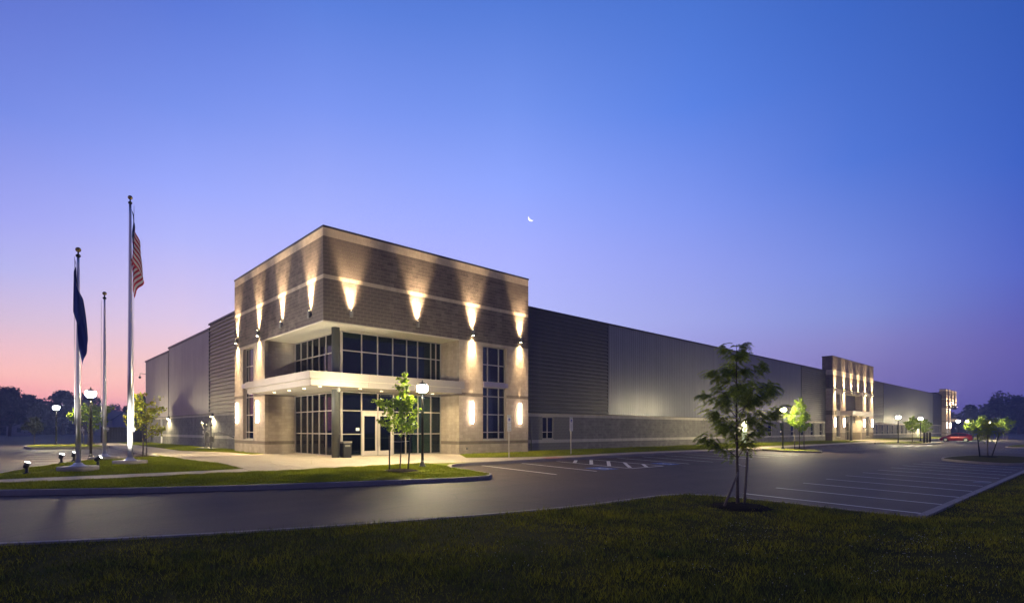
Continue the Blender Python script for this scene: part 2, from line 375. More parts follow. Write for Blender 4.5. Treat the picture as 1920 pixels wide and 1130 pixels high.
def smooth_line(pts, it=2):
    for _ in range(it):
        q = [pts[0]]
        for a, b in zip(pts[:-1], pts[1:]):
            q.append((a[0]*.75 + b[0]*.25, a[1]*.75 + b[1]*.25)); q.append((a[0]*.25 + b[0]*.75, a[1]*.25 + b[1]*.75))
        q.append(pts[-1]); pts = q
    return pts

def ground_grid():
    xs = np.concatenate([np.linspace(-620, -60, 15), np.arange(-52, 252, 4), np.linspace(260, 640, 14)])
    ys = np.concatenate([np.linspace(-300, -60, 8), np.arange(-52, 92, 4), np.linspace(100, 560, 16)])
    X, Y = np.meshgrid(xs, ys, indexing='ij'); Z = Gv(X, Y) - .10
    Z = Z + np.clip((np.hypot(X, Y) - 160) / 400, 0, 1) * .5
    v = np.stack([X, Y, Z], -1).reshape(-1, 3); ny = len(ys); f = []
    for i in range(len(xs) - 1):
        for j in range(ny - 1):
            a = i * ny + j; f.append((a, a + ny, a + ny + 1, a + 1))
    return np_mesh('ground', v, np.array(f), M['field'], kind='structure')
ground_grid()

KERB_A = [(-15.2,-4.0),(-14.6,-4.7),(-11.84,-5.97),(-10.86,-6.44),(-8.16,-7.7),(-5.12,-8.75),(-1.98,-9.6),(.38,-10.2),(1.7,-10.35),(2.5,-10.1),(2.85,-9.4),(2.9,-8.4),(2.96,-6.9),(3.3,-6.0),(4.2,-5.25),(5.6,-5.1),(8,-5.1),(15,-5.15),(20,-4.95),(28,-5.4),(33.8,-6.0),(37.2,-6.2)]
KERB_A = [KERB_A[0]] + smooth_line(KERB_A[1:-1], 1) + [KERB_A[-1]]
KERB_E = [(41.3,-6.1),(46,-5.7),(54,-5.6),(62,-5.6),(71,-5.7),(100,-5.6),(140,-5.6),(185,-5.6)]
LOT_W = [(-14.6,-3.6),(-13.0,-3.0),(-11.82,-1.04),(-10.91,1.05),(-10.0,3.4),(-8.56,5.5),(-7.41,7.0),(-6.2,8.3),(-5.35,9.6),(-5.0,14),(-4.7,22),(-4.4,33),(-4.1,48)]
ISL_B = [(37.2,-6.2),(37.0,-7.6),(37.6,-8.8),(38.9,-9.9),(40.0,-10.2),(40.9,-9.6),(41.5,-8.4),(41.6,-7.2),(41.3,-6.1)]
NEAR = [(-40,-1.5),(-24,-7.8),(-16,-11.5),(-11.87,-13.54),(-10.07,-14.34),(-8.0,-15.1),(-5.5,-15.83),(-2.8,-16.45),(-.12,-16.88),(2.3,-16.95),(3.7,-17.05),(4.5,-17.4),(5.0,-18.3),(5.15,-19.6),(5.3,-21.5),(5.45,-23.1)]
NEAR = smooth_line(NEAR, 1)
SOUTH = [(5.45,-23.25),(40,-23.7),(120,-24),(230,-24)]

# asphalt under everything paved
lot = sheet('parking_lot', [(-60,-2)] + [(-40,-1.2)] + offset_line(NEAR, -.3)[1:] + [(5.2,-23.6),(40,-24.1),(120,-24.4),(230,-24.4),(230,-1),(60,-1),(3,-1),(-3.5,-1),(-3.5,47),(-60,47)], 0, M['asphalt'], kind='structure', cell=2.0)

# south lawn (foreground), rises level with its kerb
lawn_poly = [(-60,4),(-40,-1.7)] + offset_line(NEAR, -.24)[1:-1] + [(5.2,-23.47),(40,-23.92),(120,-24.2),(240,-24.2),(240,-70),(-60,-70)]
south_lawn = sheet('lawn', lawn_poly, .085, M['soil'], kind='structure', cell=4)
def kerb_run(name, line, width, off, step, depth, parent=None, side=1):
    root = tag(bpy.data.objects.new(name, None), kind='structure'); COL.objects.link(root)
    pts = resample(line, step / 4)
    inner = offset_line(pts, width * side)
    n = 0
    for i in range(0, len(pts) - 1, 4):
        a = pts[i:i+5]; b = inner[i:i+5]
        if len(a) < 2: break
        mb = MB()
        g_ = .006
        for k in range(len(a) - 1):
            A = Vector(a[k]); B = Vector(a[k+1]); C = Vector(b[k+1]); D = Vector(b[k])
            if k == 0: t = (B - A).normalized() * g_; A = A + t; D = D + t
            if k == len(a) - 2: t = (B - A).normalized() * g_; B = B - t; C = C - t
            q = [(p.x, p.y, G(p.x, p.y) + off) for p in (A, B, C, D)]; r = [(x, y, z - depth) for x, y, z in q]
            if side < 0: q = q[::-1]; r = r[::-1]
            mb.quad(*q)
            for j in range(4): mb.quad(r[j], r[(j+1) % 4], q[(j+1) % 4], q[j])
        mb.build('kerbstone', M['kerb'], root)
        n += 1
    return root
kerb_run('kerb', KERB_A, .17, .155, 3.0, .25)
kerb_run('kerb', ISL_B, .16, .155, 3.0, .25, side=1)
kerb_run('kerb', KERB_E, .17, .155, 6.0, .25)
kerb_run('kerb', LOT_W, .16, .155, 3.0, .25, side=-1)
kerb_run('kerb', NEAR, .13, .095, 3.0, .2, side=-1)
kerb_run('kerb', SOUTH, .2, .135, 3.0, .3, side=-1)

# raised surfaces inside the kerbs
Ka = offset_line(KERB_A, .16)
Lw = offset_line(LOT_W, -.15)
# one raised concrete platform for plaza + walks, then lawns 4 cm proud of it
def seg(line, x0, x1): return [p for p in line if x0 <= p[0] <= x1]
plat = [(-14.5,-3.95)] + Ka[1:] + [(37.2,-6.1),(41.3,-6.0)] + offset_line(KERB_E, .16) + [(185,.9),(14.4,.9),(14.4,-.02),(8.5,-.02),(8.5,1.8),(1.9,1.8),(1.9,8.15),(-.02,8.15),(-.02,14),(.9,14),(.9,52),(-3.9,52)] + Lw[::-1][0:-1]
walk = sheet('pavement', plat, .132, M['soil2'], kind='structure', cell=2, skirt=.2)
# concrete slabs of the plaza and walks
def slab_strip(root, A, B, step, off=.150, m=None, gap=.012):
    """slabs between two polylines, split along their length and across into near-square pieces"""
    A = resample(A, step); n = len(A)
    # resample B to same count
    ll = [0]
    for a, b in zip(B[:-1], B[1:]): ll.append(ll[-1] + (Vector(b) - Vector(a)).length)
    Bn = []
    for i in range(n):
        t = ll[-1] * i / (n - 1); k = max(j for j in range(len(ll)) if ll[j] <= t + 1e-9); k = min(k, len(B) - 2)
        u = (t - ll[k]) / (ll[k+1] - ll[k]); Bn.append(tuple(Vector(B[k]).lerp(Vector(B[k+1]), u)))
    for i in range(n - 1):
        w = (Vector(A[i]) - Vector(Bn[i])).length; c = max(1, round(w / 1.9))
        for j in range(c):
            P = lambda s, t: Vector(A[i]).lerp(Vector(A[i+1]), s).lerp(Vector(Bn[i]).lerp(Vector(Bn[i+1]), s), t)
            e = gap / 2 / max(step, .1); f_ = gap / 2 / max(w / c, .1) / c
            q = [P(e, j/c + f_), P(1-e, j/c + f_), P(1-e, (j+1)/c - f_), P(e, (j+1)/c - f_)]
            mid = [(q[k] + q[(k+1) % 4]) / 2 for k in range(4)]
            ring = []
            for k in range(4): ring += [q[k], mid[k]]
            area = sum(ring[k].x * ring[(k+1) % 8].y - ring[(k+1) % 8].x * ring[k].y for k in range(8))
            if area < 0: ring = ring[::-1]
            top = [(p.x, p.y, G(p.x, p.y) + off) for p in ring]
            ctr = sum(ring, Vector((0, 0))) / 8; k0 = len(root['mb'].v) if False else 0
            mb = MB(); cz = G(ctr.x, ctr.y) + off
            for k in range(8):
                mb.quad((ctr.x, ctr.y, cz), top[k], top[(k+1) % 8])
                a_, b_ = top[k], top[(k+1) % 8]; mb.quad((a_[0], a_[1], a_[2]-.06), (b_[0], b_[1], b_[2]-.06), b_, a_)
            mb.build('paving_slab', m or M['concrete'], root)
side = tag(bpy.data.objects.new('sidewalk', None), kind='structure'); COL.objects.link(side)
# plaza west block and apron (Y from -4.3 to building)
slab_strip(side, [(-4.6,-2.35),(-2,-2.3),(0,-2.25),(4,-2.3),(7.2,-2.35)], [(-4.7,-4.35),(-2,-4.33),(0,-4.3),(2.8,-4.25),(7.2,-4.95)], 2.0)
slab_strip(side, [(-.05,8.1),(-.05,-.05),(8.45,-.05)][0:1] + [(-.05,4),(-.05,-.05)], [(-5.0,8.1),(-5.05,4),(-4.6,-.05)], 2.0)
slab_strip(side, [(-.05,-.05),(4,-.05),(8.45,-.05)], [(-4.62,-.05)] and [(-.05,-2.23),(4,-2.28),(8.4,-2.33)], 2.0)
slab_strip(side, [(-4.62,-.05),(-.07,-.05)], [(-4.6,-2.33),(-.07,-2.25)], 2.0)
slab_strip(side, [(-.03,-.03),(8.45,-.03)], [(-.03,1.84),(8.45,1.84)], 2.0)
slab_strip(side, [(-.03,1.86),(-.03,8.1)], [(1.84,1.86),(1.84,8.1)], 2.0)
# east walk along the front kerb
GR = smooth_line([(7.2,-2.4),(9,-3.0),(11,-3.7),(14,-3.9),(20,-3.45),(29,-3.95),(36,-4.3)], 1)
KE = [p for p in offset_line(KERB_A, .18) if p[0] > 6.9]
KE = [(7.2,-4.93)] + [p for p in KE if 7.3 < p[0] < 36] + [(36,-5.95)]
slab_strip(side, GR, KE, 1.8)
slab_strip(side, [(36,-4.3),(44,-3.6),(62,-4.0),(80,-3.6)], [(36,-5.95),(44,-5.65),(62,-5.42),(80,-5.4)], 2.0)
slab_strip(side, [(80,-1.0),(92.5,-1.0)], [(80,-5.4),(92.5,-5.4)], 3.0)
slab_strip(side, [(92.5,-3.9),(170,-3.9)], [(92.5,-5.4),(170,-5.4)], 4.0)
slab_strip(side, [(82.3,.0),(90.5,.0)], [(80,-1.0),(92.5,-1.0)], 3.0)
# west walk along the left facade
slab_strip(side, [(-.75,8.2),(-.7,11.7),(-1.44,14.8),(-2.5,17.5),(-2.2,27),(-1.9,48)], [(-5.1,8.2),(-4.85,12),(-4.75,15),(-4.65,18),(-4.45,27),(-3.95,48)], 2.0)
# narrow path over the flagpole lawn
slab_strip(side, [(-14.2,-4.25),(-11.83,-4.2),(-6.92,-4.12),(-4.75,-4.3)], [(-14.2,-3.2),(-11.83,-3.15),(-6.73,-3.15),(-4.65,-3.0)], 1.5)
# red tactile ramp at the kerb
mb = MB(); q = [(10.9,-5.12),(12.4,-5.14),(12.3,-4.35),(11.0,-4.33)]; mb.quad(*[(x, y, G(x, y) + .157) for x, y in q]); mb.build('tactile_ramp', M['rampred'], side)

# lawns on the raised platform
def lawn(name_m, poly, off, parent=None, kind='structure'):
    return sheet('lawn', poly, off, name_m, kind=kind, cell=2, skirt=.06)
LA1 = [(-14.2,-4.3),(-4.75,-4.42),(-2,-4.4),(0,-4.36),(2.75,-4.32),(3.15,-5.2),(3.0,-5.9)] + [p for p in Ka[::-1] if p[1] < -4.4 and p[0] < 3.2]
LA2 = [(-14.2,-3.12),(-6.73,-3.08),(-5.3,-3.0),(-4.72,-2.5),(-4.68,-1.2),(-4.85,0.5),(-5.08,2.2),(-5.2,6),(-5.3,8.6)] + [(x, y) for x, y in Lw[::-1] if y < 9.0 and y > -2.9] + [(-13.2,-2.95)]
lawn(M['soil2'], LA1, .150); lawn(M['soil2'], LA2, .150)
LB = offset_line(ISL_B, .15); LB = LB + [(41.2,-5.7),(37.3,-5.9)]
lawn(M['soil2'], LB, .150)
strip = [(8.52,-.04),(14.4,-.04),(14.42,.86),(76.2,.86),(76.3,-.05),(82,-.05),(80,-1.1),(80,-3.5),(62,-3.93),(44,-3.53),(36,-4.23)] + [(x, y + .07) for x, y in GR[::-1] if x < 35.9]
lawn(M['soil2'], strip, .156)
lawn(M['soil2'], [(90.7,-.05),(97.2,-.05),(97.3,.86),(161.4,.86),(161.5,-.05),(170,-.05),(170,-3.83),(92.6,-3.83),(92.6,-1.1)], .156)
LWEST = [(-.02,8.2),(-.02,13.98),(.86,14.05),(.86,50),(-1.85,50),(-1.83,48),(-2.13,27),(-2.42,17.5),(-1.37,14.8),(-.63,11.7),(-.68,8.2)]
lawn(M['soil2'], LWEST, .156)

# islands standing in the lots
def island(poly, surf, m_, step=3.0):
    poly = [poly[0]] + smooth_line(poly + [poly[0]], 1)[1:-1]
    cl = poly + [poly[0]]
    kerb_run('kerb', cl, .15, .155, step, .25, side=1)
    inn = offset_line([poly[-1]] + poly + [poly[0]], .13)[1:-1]
    return sheet(surf, inn, .150, m_, kind='structure', cell=2, skirt=.1)
island([(72.7,-6.1),(75,-7.4),(77.9,-8.7),(81.5,-10.2),(86,-10.8),(91,-10.6),(95.5,-9.6),(96.4,-8.2),(95.5,-7.0),(88,-6.2),(78,-5.9)], 'lawn', M['soil2'])
island([(38.0,-18.6),(36.6,-20.0),(35.9,-21.6),(36.6,-22.8),(38.4,-23.2),(48.5,-23.1),(50,-21.5),(49,-19.6),(45,-18.7),(40,-18.3)], 'lawn', M['soil'])
island([(81.8,-18.4),(81.0,-20.0),(81.8,-22.0),(84,-22.6),(96,-22.4),(97,-20.4),(96,-18.2),(84,-17.9)], 'lawn', M['soil2'])
island([(-9.9,30.6),(-5.2,30.2),(-4.6,33),(-4.5,41.5),(-5.4,43.2),(-8.6,43.4),(-9.9,41),(-10.3,34)], 'lawn', M['soil2'])
island([(120,-6.4),(121,-8.4),(124,-10.2),(146,-10.8),(149,-9.4),(149,-7.4),(146,-6.4),(132,-6.1)], 'lawn', M['soil2'])

# painted markings, 5 mm above the asphalt
marks = tag(bpy.data.objects.new('parking_markings', None), kind='structure'); COL.objects.link(marks)
def stripe(x0, y0, x1, y1, w_=.125, m_=None, off=.006, name='painted_line'):
    A = Vector((x0, y0)); B = Vector((x1, y1)); t = (B - A).normalized(); nn = Vector((-t.y, t.x)) * w_ / 2
    n_ = max(1, int((B - A).length / 1.0)); mb = MB()
    for i in range(n_):
        a = A.lerp(B, i / n_); b = A.lerp(B, (i + 1) / n_)
        mb.quad(*[(p.x, p.y, G(p.x, p.y) + off) for p in (a - nn, b - nn, b + nn, a + nn)])
    mb.build(name, m_ or M['paint'], marks)
for k in range(19):
    x = 6.75 + 2.74 * k if k < 2 else 6.75 + 2.76 * k
    if x < 35.5: stripe(x, -18.15, x + .15, -23.15)
for k in range(9): stripe(62 + 2.74 * k, -18.15, 62 + 2.74 * k, -23.3) if 62 + 2.74 * k < 80 else None
for x in (5.85, 8.65, 11.4, 14.4, 17.1): stripe(x, -5.3, x, -10.35)
for k in range(1, 7): stripe(17.1 + 2.75 * k, -5.4 if k < 4 else -6.3, 17.1 + 2.75 * k, -10.4)
stripe(11.4, -10.35, 14.4, -10.35)
for q in ((13.07,-5.34,11.5,-6.55), (14.0,-5.72,11.55,-7.7), (14.3,-6.75,11.6,-8.85), (14.35,-7.85,11.75,-10.05), (14.35,-9.1,12.95,-10.25)): stripe(*q, .2)
for k in range(10): stripe(44 + 2.75 * k, -6, 44 + 2.75 * k, -10.6)
for k in range(8): stripe(98.5 + 2.75 * k, -6, 98.5 + 2.75 * k, -10.6)
for k in range(10): stripe(-10.6, 1.6 + 2.95 * k if False else 4.3 + 2.95 * k, -5.9 if k > 1 else -9.6 + 2.6 * k, 4.3 + 2.95 * k)
stripe(-24, 45.5, -10, 45.5, .12)
# crossing marks beyond
for x, y, a, b in ((64.2,-9.9,66,-9.9),(69.3,-10.2,72.5,-10.2),(69.0,-11.2,71,-11.2),(76.5,-11.2,79.5,-10.9)): stripe(x, y, a, b, .5)
def isa(cx_, cy_):
    s = .62; mb = MB(); q = [(cx_-s, cy_-s), (cx_+s, cy_-s), (cx_+s, cy_+s), (cx_-s, cy_+s)]
    mb.quad(*[(x, y, G(x, y) + .006) for x, y in q]); mb.build('painted_symbol_square', M['blue'], marks)
    mb = MB()
    def st(pts, w_):
        for a, b in zip(pts[:-1], pts[1:]):
            a = Vector(a); b = Vector(b); t = (b - a).normalized(); nn = Vector((-t.y, t.x)) * w_ / 2
            mb.quad(*[(cx_ + p.x, cy_ + p.y, G(cx_ + p.x, cy_ + p.y) + .012) for p in (a - nn, b - nn, b + nn, a + nn)])
    st([(.22*math.cos(t) - .02, .22*math.sin(t) - .15) for t in [R(a) for a in range(110, 400, 24)]], .07)   # wheel
    st([(-.1, .32), (-.08, -.02), (.2, -.02), (.3, -.34), (.42, -.30)], .085)                                   # body
    st([(-.09, .15), (.14, .15)], .07)
    st([(-.1 + .01*math.cos(t), .43 + .01*math.sin(t)) for t in (0, 2, 4)], .16)                                # head
    mb.build('painted_wheelchair_symbol', M['paint'], marks)
isa(10.05, -9.55); isa(15.8, -9.6)
gr = MB(); gr.box(19.5, 20.4, -23.15, -22.55, G(20,-23)+.002, G(20,-23)+.012); o = gr.build('drain_grate', M['black'])
tag(o, 'black catch basin grate beside the right kerb of the dark car park', 'drain grate')

# ------------------------------------------------------------------ masonry
def rows_from(anchors, ch=.2):
    r = []
    for a, b in zip(anchors[:-1], anchors[1:]):
        n_ = max(1, round((b - a) / ch))
        for i in range(n_): r.append((a + (b - a) * i / n_, a + (b - a) * (i + 1) / n_))
    return r
class Masonry:
    """running-bond block faces proud of a mortar backing; keeps every block for later"""
    def __init__(s): s.blocks = []; s.back = MB()
    def face(s, ax, c, out, u0, u1, anchors, zone, openings=(), thick=.2, bl=.4, phase=0, zmax=None, zmin=None):
        # ax 'x': face lies along X at Y=c ; 'y': along Y at X=c ; out = +-1 outward direction of the normal
        g_ = .005; proud = .007
        for ri, (z0, z1) in enumerate(rows_from(anchors)):
            u = u0 - (bl / 2 if (ri + phase) % 2 else 0); zm = (z0 + z1) / 2
            while u < u1 - 1e-6:
                for a, b in s.cut(max(u, u0), min(u + bl, u1), zm, openings):
                    if b - a > .06: s.blocks.append((ax, c, out, a + g_, b - g_, z0 + g_, z1 - g_, zone(zm)))
                u += bl
        # mortar backing, cell decomposition round the openings
        us = sorted({u0, u1} | {o_[0] for o_ in openings} | {o_[1] for o_ in openings}); us = [q for q in us if u0 <= q <= u1]
        zs = sorted({anchors[0], anchors[-1]} | {o_[2] for o_ in openings} | {o_[3] for o_ in openings}); zs = [q for q in zs if anchors[0] <= q <= anchors[-1]]
        for a0, b0 in zip(us[:-1], us[1:]):
            for z0, z1 in zip(zs[:-1], zs[1:]):
                a, b = a0, b0; um, zm = (a + b) / 2, (z0 + z1) / 2
                if any(o_[0] < um < o_[1] and o_[2] < zm < o_[3] for o_ in openings): continue
                f = c - out * proud; bk = c - out * thick
                hole = lambda q: q < u0 or q > u1 or any(o_[0] < q < o_[1] and o_[2] < zm < o_[3] for o_ in openings)
                if hole(a - .01): a += .012
                if hole(b + .01): b -= .012
                if ax == 'x': s.back.box(a, b, min(f, bk), max(f, bk), z0, z1)
                else: s.back.box(min(f, bk), max(f, bk), a, b, z0, z1)
    def cut(s, a, b, z, ops):
        segs = [(a, b)]
        for o_ in ops:
            if o_[2] < z < o_[3]:
                ns = []
                for p, q in segs:
                    if o_[1] <= p or o_[0] >= q: ns.append((p, q)); continue
                    if o_[0] > p: ns.append((p, o_[0]))
                    if o_[1] < q: ns.append((o_[1], q))
                segs = ns
        return segs
    def emit(s, parent, mats, mortar, singles=0, partname='block'):
        s.back.build('mortar_backing', mortar, parent, kind='stuff')
        key = lambda b: (Vector((b[3], b[1], b[5])) - CAM).length if b[0] == 'x' else (Vector((b[1], b[3], b[5])) - CAM).length
        bl = sorted(s.blocks, key=key) if singles else s.blocks
        near, rest = bl[:singles], bl[singles:]
        names = sorted(mats); idx = {k: i for i, k in enumerate(names)}
        mb = MB()
        def one(mb, b, org=(0, 0, 0)):
            ax, c, out, a, e, z0, z1, zn = b; d = .02
            f = c; k = c - out * d
            if ax == 'x': P = lambda u, w_, z: (u - org[0], w_ - org[1], z - org[2])
            else: P = lambda u, w_, z: (w_ - org[0], u - org[1], z - org[2])
            v = [P(a, f, z0), P(e, f, z0), P(e, f, z1), P(a, f, z1), P(a, k, z0), P(e, k, z0), P(e, k, z1), P(a, k, z1)]
            flip = (ax == 'x' and out > 0) or (ax == 'y' and out < 0)
            for q in ((0,1,2,3),(1,5,6,2),(4,0,3,7),(3,2,6,7),(4,5,1,0)):
                p = [v[i] for i in q]; mb.quad(*(p[::-1] if flip else p))
        for b in rest:
            mb.mi = idx[b[7]]; one(mb, b)
        if rest: mb.build(partname + '_courses', [mats[k] for k in names], parent, kind='stuff')
        cache = {}; off = origin(parent)
        for b in near:
            ax, c, out, a, e, z0, z1, zn = b
            kk = (ax, out, round(e - a, 3), round(z1 - z0, 3), zn)
            org = (a, c, z0) if ax == 'x' else (c, a, z0)
            if kk not in cache:
                m1 = MB(); one(m1, b, org)
                me = bpy.data.meshes.new('block'); me.from_pydata(m1.v, [], m1.f); me.materials.append(mats[zn]); me.update(); cache[kk] = me
            o_ = bpy.data.objects.new(partname, cache[kk]); COL.objects.link(o_); o_.location = Vector(org) - off; o_.parent = parent
BM = {'light': M['light'], 'dark': M['dark'], 'band': M['band']}
AN1 = [-.6, 0, .6, .8, 3.55, 3.75, 6.96, 9.07, 9.27, 11.18, 11.6]
def zone1(z):
    if z > 11.18 or 9.07 < z < 9.27: return 'light'
    if z > 6.96: return 'dark'
    if .6 < z < .8 or 3.55 < z < 3.75: return 'band'
    return 'light'

def wall_lamp(parent, x, y, z, nx, ny, up=True, down=False, pw=1.0, bracket=False):
    """short cylinder fixture on a bracket; nx,ny = outward direction"""
    cxp, cyp = x + nx * .125, y + ny * .125; lv = 1 + .22 * math.sin(x * 7.3 + y * 5.1)      # lamps age unevenly
    mb = MB(); mb.lathe((cxp, cyp, z - .17), [(.078, 0), (.085, .02), (.085, .32), (.078, .34)], 14)
    mb.tube([(x, y, z), (x + nx * .06, y + ny * .06, z)], .035, 8)
    mb.lathe((x + nx * .012, y + ny * .012, z - .06), [(.05, 0), (.05, .12)], 10)
    la = mb.build('wall_lamp', M['gas'], parent)
    if up:
        MB().lathe((cxp, cyp, z + .171), [(.06, 0), (.06, .004)], 12).build('lens', M['lens'], la)
        light('SPOT', 'up_spill', (cxp, cyp, z + .19), 700 * pw, WARM, parent, (-nx * .10, -ny * .10, 1), 95, 1, .06)
        light('SPOT', 'up_light', (cxp, cyp, z + .19), 12500 * pw * lv, WARM, parent, (-nx * .055, -ny * .055, 1), 53, 1, .09)
    if down:
        MB().lathe((cxp, cyp, z - .175), [(.06, 0), (.06, .004)], 12).build('lens', M['lens'], la)
        light('SPOT', 'down_light', (cxp, cyp, z - .20), 5200 * pw * lv, WARM, parent, (-nx * .06, -ny * .06, -1), 46, 1, .06)
        light('SPOT', 'down_spill', (cxp, cyp, z - .20), 600 * pw, WARM, parent, (-nx * .10, -ny * .10, -1), 95, 1, .06)
    if bracket:
        bz = z + .62; q = MB(); q.tube([(x, y, bz), (x + nx * .22, y + ny * .22, bz)], .012, 6)
        q.box(x + nx*.17 - .035, x + nx*.17 + .035, y + ny*.23 - .05, y + ny*.23 + .03, bz - .02, bz + .07)
        q.tube([(x + .09, y, bz - .12), (x + .09, y + ny * .1, bz - .12), (x + .09, y + ny * .1, bz - .02)], .01, 6)
        q.build('bracket', M['black'], parent)
def sconce(parent, x, y, z0, z1, nx, ny, pw=1.0):
    tx, ty = abs(ny), abs(nx); w_ = .07
    ox, oy = x + nx * .03, y + ny * .03
    MB().box(min(x, ox) - tx*w_, max(x, ox) + tx*w_, min(y, oy) - ty*w_, max(y, oy) + ty*w_, z0 - .04, z1 + .04).build('sconce', M['fascia'], parent)
    s_ = parent.children[-1]
    a, b = ox + nx * .002, ox + nx * .11; c, d = oy + ny * .002, oy + ny * .11
    MB().box(min(a, b) - tx*.055, max(a, b) + tx*.055, min(c, d) - ty*.055, max(c, d) + ty*.055, z0, z1).build('lit_tube', M['bar'], parent)
    light('SPOT', 'sconce_up_light', (x + nx * .12, y + ny * .12, z1 + .06), 140 * pw, WARM, parent, (-nx * .08, -ny * .08, 1), 36, 1, .02)
def panes(parent, ax, c, us, zs, skip=(), fw=.055, fd=.12, name='window', out=-1, gap=0):
    """glazing grid: one frame mesh, every pane its own sub-part"""
    mb = MB(); e = fw / 2; f0, f1 = c - fd / 2, c + fd / 2
    def bx(u0, u1, z0, z1, a=f0, b=f1):
        if ax == 'x': mb.box(u0, u1, a, b, z0, z1)
        else: mb.box(a, b, u0, u1, z0, z1)
    for i, u in enumerate(us): bx(u - e, u + e, zs[0], zs[-1])
    for k, z in enumerate(zs):
        for i in range(len(us) - 1):
            if (i, k - 1) in skip and (i, k) in skip: continue
            if k == 0 and (i, 0) in skip: continue
            bx(us[i] + e + .0005, us[i+1] - e - .0005, z - e if k else z, z + e if k < len(zs)-1 else z, f0 + .004, f1 - .004) if k < len(zs)-1 and k > 0 else bx(us[i] + e + .0005, us[i+1] - e - .0005, zs[0] + .001 if k == 0 else z - fw, zs[0] + fw if k == 0 else z - .001, f0 + .004, f1 - .004)
    fr_ = mb.build(name, M['alu'], parent)
    for i in range(len(us) - 1):
        for k in range(len(zs) - 1):
            if (i, k) in skip: continue
            m2 = MB(); u0, u1, z0, z1 = us[i] + e, us[i+1] - e, zs[k] + e, zs[k+1] - e
            if ax == 'x': m2.box(u0, u1, c - .004, c + .004, z0, z1)
            else: m2.box(c - .004, c + .004, u0, u1, z0, z1)
            m2.build('pane', M['glass'], fr_)
    return fr_

# ================================================================== near entrance tower
T1 = empty('entrance_tower', (0, 0, 0), 'tall two-tone block entrance tower with overhanging corner, canopy and glass doors', 'building')
ms_ = Masonry()
W = (10.4, 12.4, .8, 6.8)
ms_.face('x', 0, -1, 0, 14.4, AN1, zone1, [(0, 8.5, -.6, 6.96), W])
ms_.face('y', 0, -1, 0, 14.0, AN1, zone1, [(0, 8.2, -.6, 6.96), (10.2, 12.2, .8, 6.8)], phase=1)
AN2 = [-.6, 0, .6, .8, 3.55, 3.75, 6.96]
ms_.face('y', 8.5, -1, .2, 1.95, AN2, zone1, phase=0)
ms_.face('y', 8.5, -1, .0, .2, AN2, zone1, phase=0, thick=.01)
ms_.face('x', 8.2, -1, .2, 1.95, AN2, zone1, phase=1)
ms_.face('x', 8.2, -1, .0, .2, AN2, zone1, phase=1, thick=.01)
ms_.face('y', 14.4, 1, .0, 6.0, AN1, zone1, phase=1)
ms_.face('x', 14.0, 1, .0, 6.0, AN1, zone1, phase=1)
ms_.emit(T1, BM, M['mortar'], singles=300)
c_ = MB(); c_.box(-.03, 14.43, -.03, .24, 11.6, 11.7); c_.box(-.03, .24, .24, 14.03, 11.6, 11.7); c_.box(14.2, 14.43, .24, 6, 11.6, 11.7); c_.box(.24, 6, 13.8, 14.03, 11.6, 11.7)
c_.build('parapet_cap', M['cap'], T1)
box('roof', M['trim'], T1, .2, 14.2, .2, 13.8, 10.95, 11.0)
# overhang soffit, L shaped round the recess
s_ = MB(); s_.box(.03, 8.49, .03, 1.95, 6.90, 6.955); s_.box(.03, 1.95, 1.95, 8.19, 6.90, 6.955); s_.build('soffit', M['soffit'], T1)
d_ = MB(); d_.box(-.004, 8.5, -.006, .03, 6.885, 6.957); d_.box(-.006, .03, .03, 8.2, 6.885, 6.957); d_.build('soffit_trim', M['soffit'], T1)
col = MB(); col.lathe((1.22, 1.2, 0), [(.21, -.1), (.21, 6.9)], 28); o = col.build('column', M['column'], T1)
MB().lathe((1.22, 1.2, 0), [(.214, 2.52), (.214, 2.54)], 28).build('seam', M['trim'], o)
MB().lathe((1.22, 1.2, 0), [(.214, 1.22), (.214, 1.24)], 28).build('seam', M['trim'], o)
# glazed recess walls
FU = [1.87, 3.05, 4.07, 5.08, 5.92, 6.78, 7.72, 8.46]; LU = [1.87, 2.80, 3.72, 4.63, 5.57, 6.30, 7.25, 8.16]
panes(T1, 'x', 1.87, FU, [.02, 1.25, 2.55, 3.60], skip={(1, 0), (1, 1), (2, 0), (2, 1)}, name='window_wall')
panes(T1, 'x', 1.87, [1.87, 3.05, 4.05, 5.04, 5.99, 6.76, 7.72, 8.10, 8.46], [4.28, 5.85, 6.90], name='window_wall')
panes(T1, 'y', 1.87, LU, [.02, 1.27, 2.57, 3.60], name='window_wall')
panes(T1, 'y', 1.87, LU, [4.28, 5.80, 6.90], name='window_wall')
# entrance doors
for k, (a, b) in enumerate(((3.08, 4.06), (4.08, 5.05))):
    y = 1.87; mb = MB()
    mb.box(a, a + .14, y - .03, y + .03, .03, 2.46); mb.box(b - .14, b, y - .03, y + .03, .03, 2.46)
    mb.box(a + .14, b - .14, y - .03, y + .03, .03, .30); mb.box(a + .14, b - .14, y - .03, y + .03, 2.27, 2.46)
    dr = mb.build('door', M['door'], T1)
    box('door_glass', M['glass'], dr, a + .14, b - .14, y - .005, y + .005, .30, 2.27)
    box('push_bar', M['alu'], dr, a + .15, b - .15, y + .04, y + .07, 1.0, 1.05)
    hx = b - .07 if k == 0 else a + .07
    h_ = MB(); h_.tube([(hx, y - .03, .55), (hx, y - .09, .56), (hx, y - .09, 2.08), (hx, y - .03, 2.09)], .014, 8); h_.tube([(hx, y - .03, 1.2), (hx, y - .09, 1.2)], .012, 6)
    h_.build('handle', M['galv'], dr)
mb = MB(); mb.box(3.08, 5.05, 1.84, 1.90, 2.47, 2.53); mb.build('door_header', M['door'], T1)
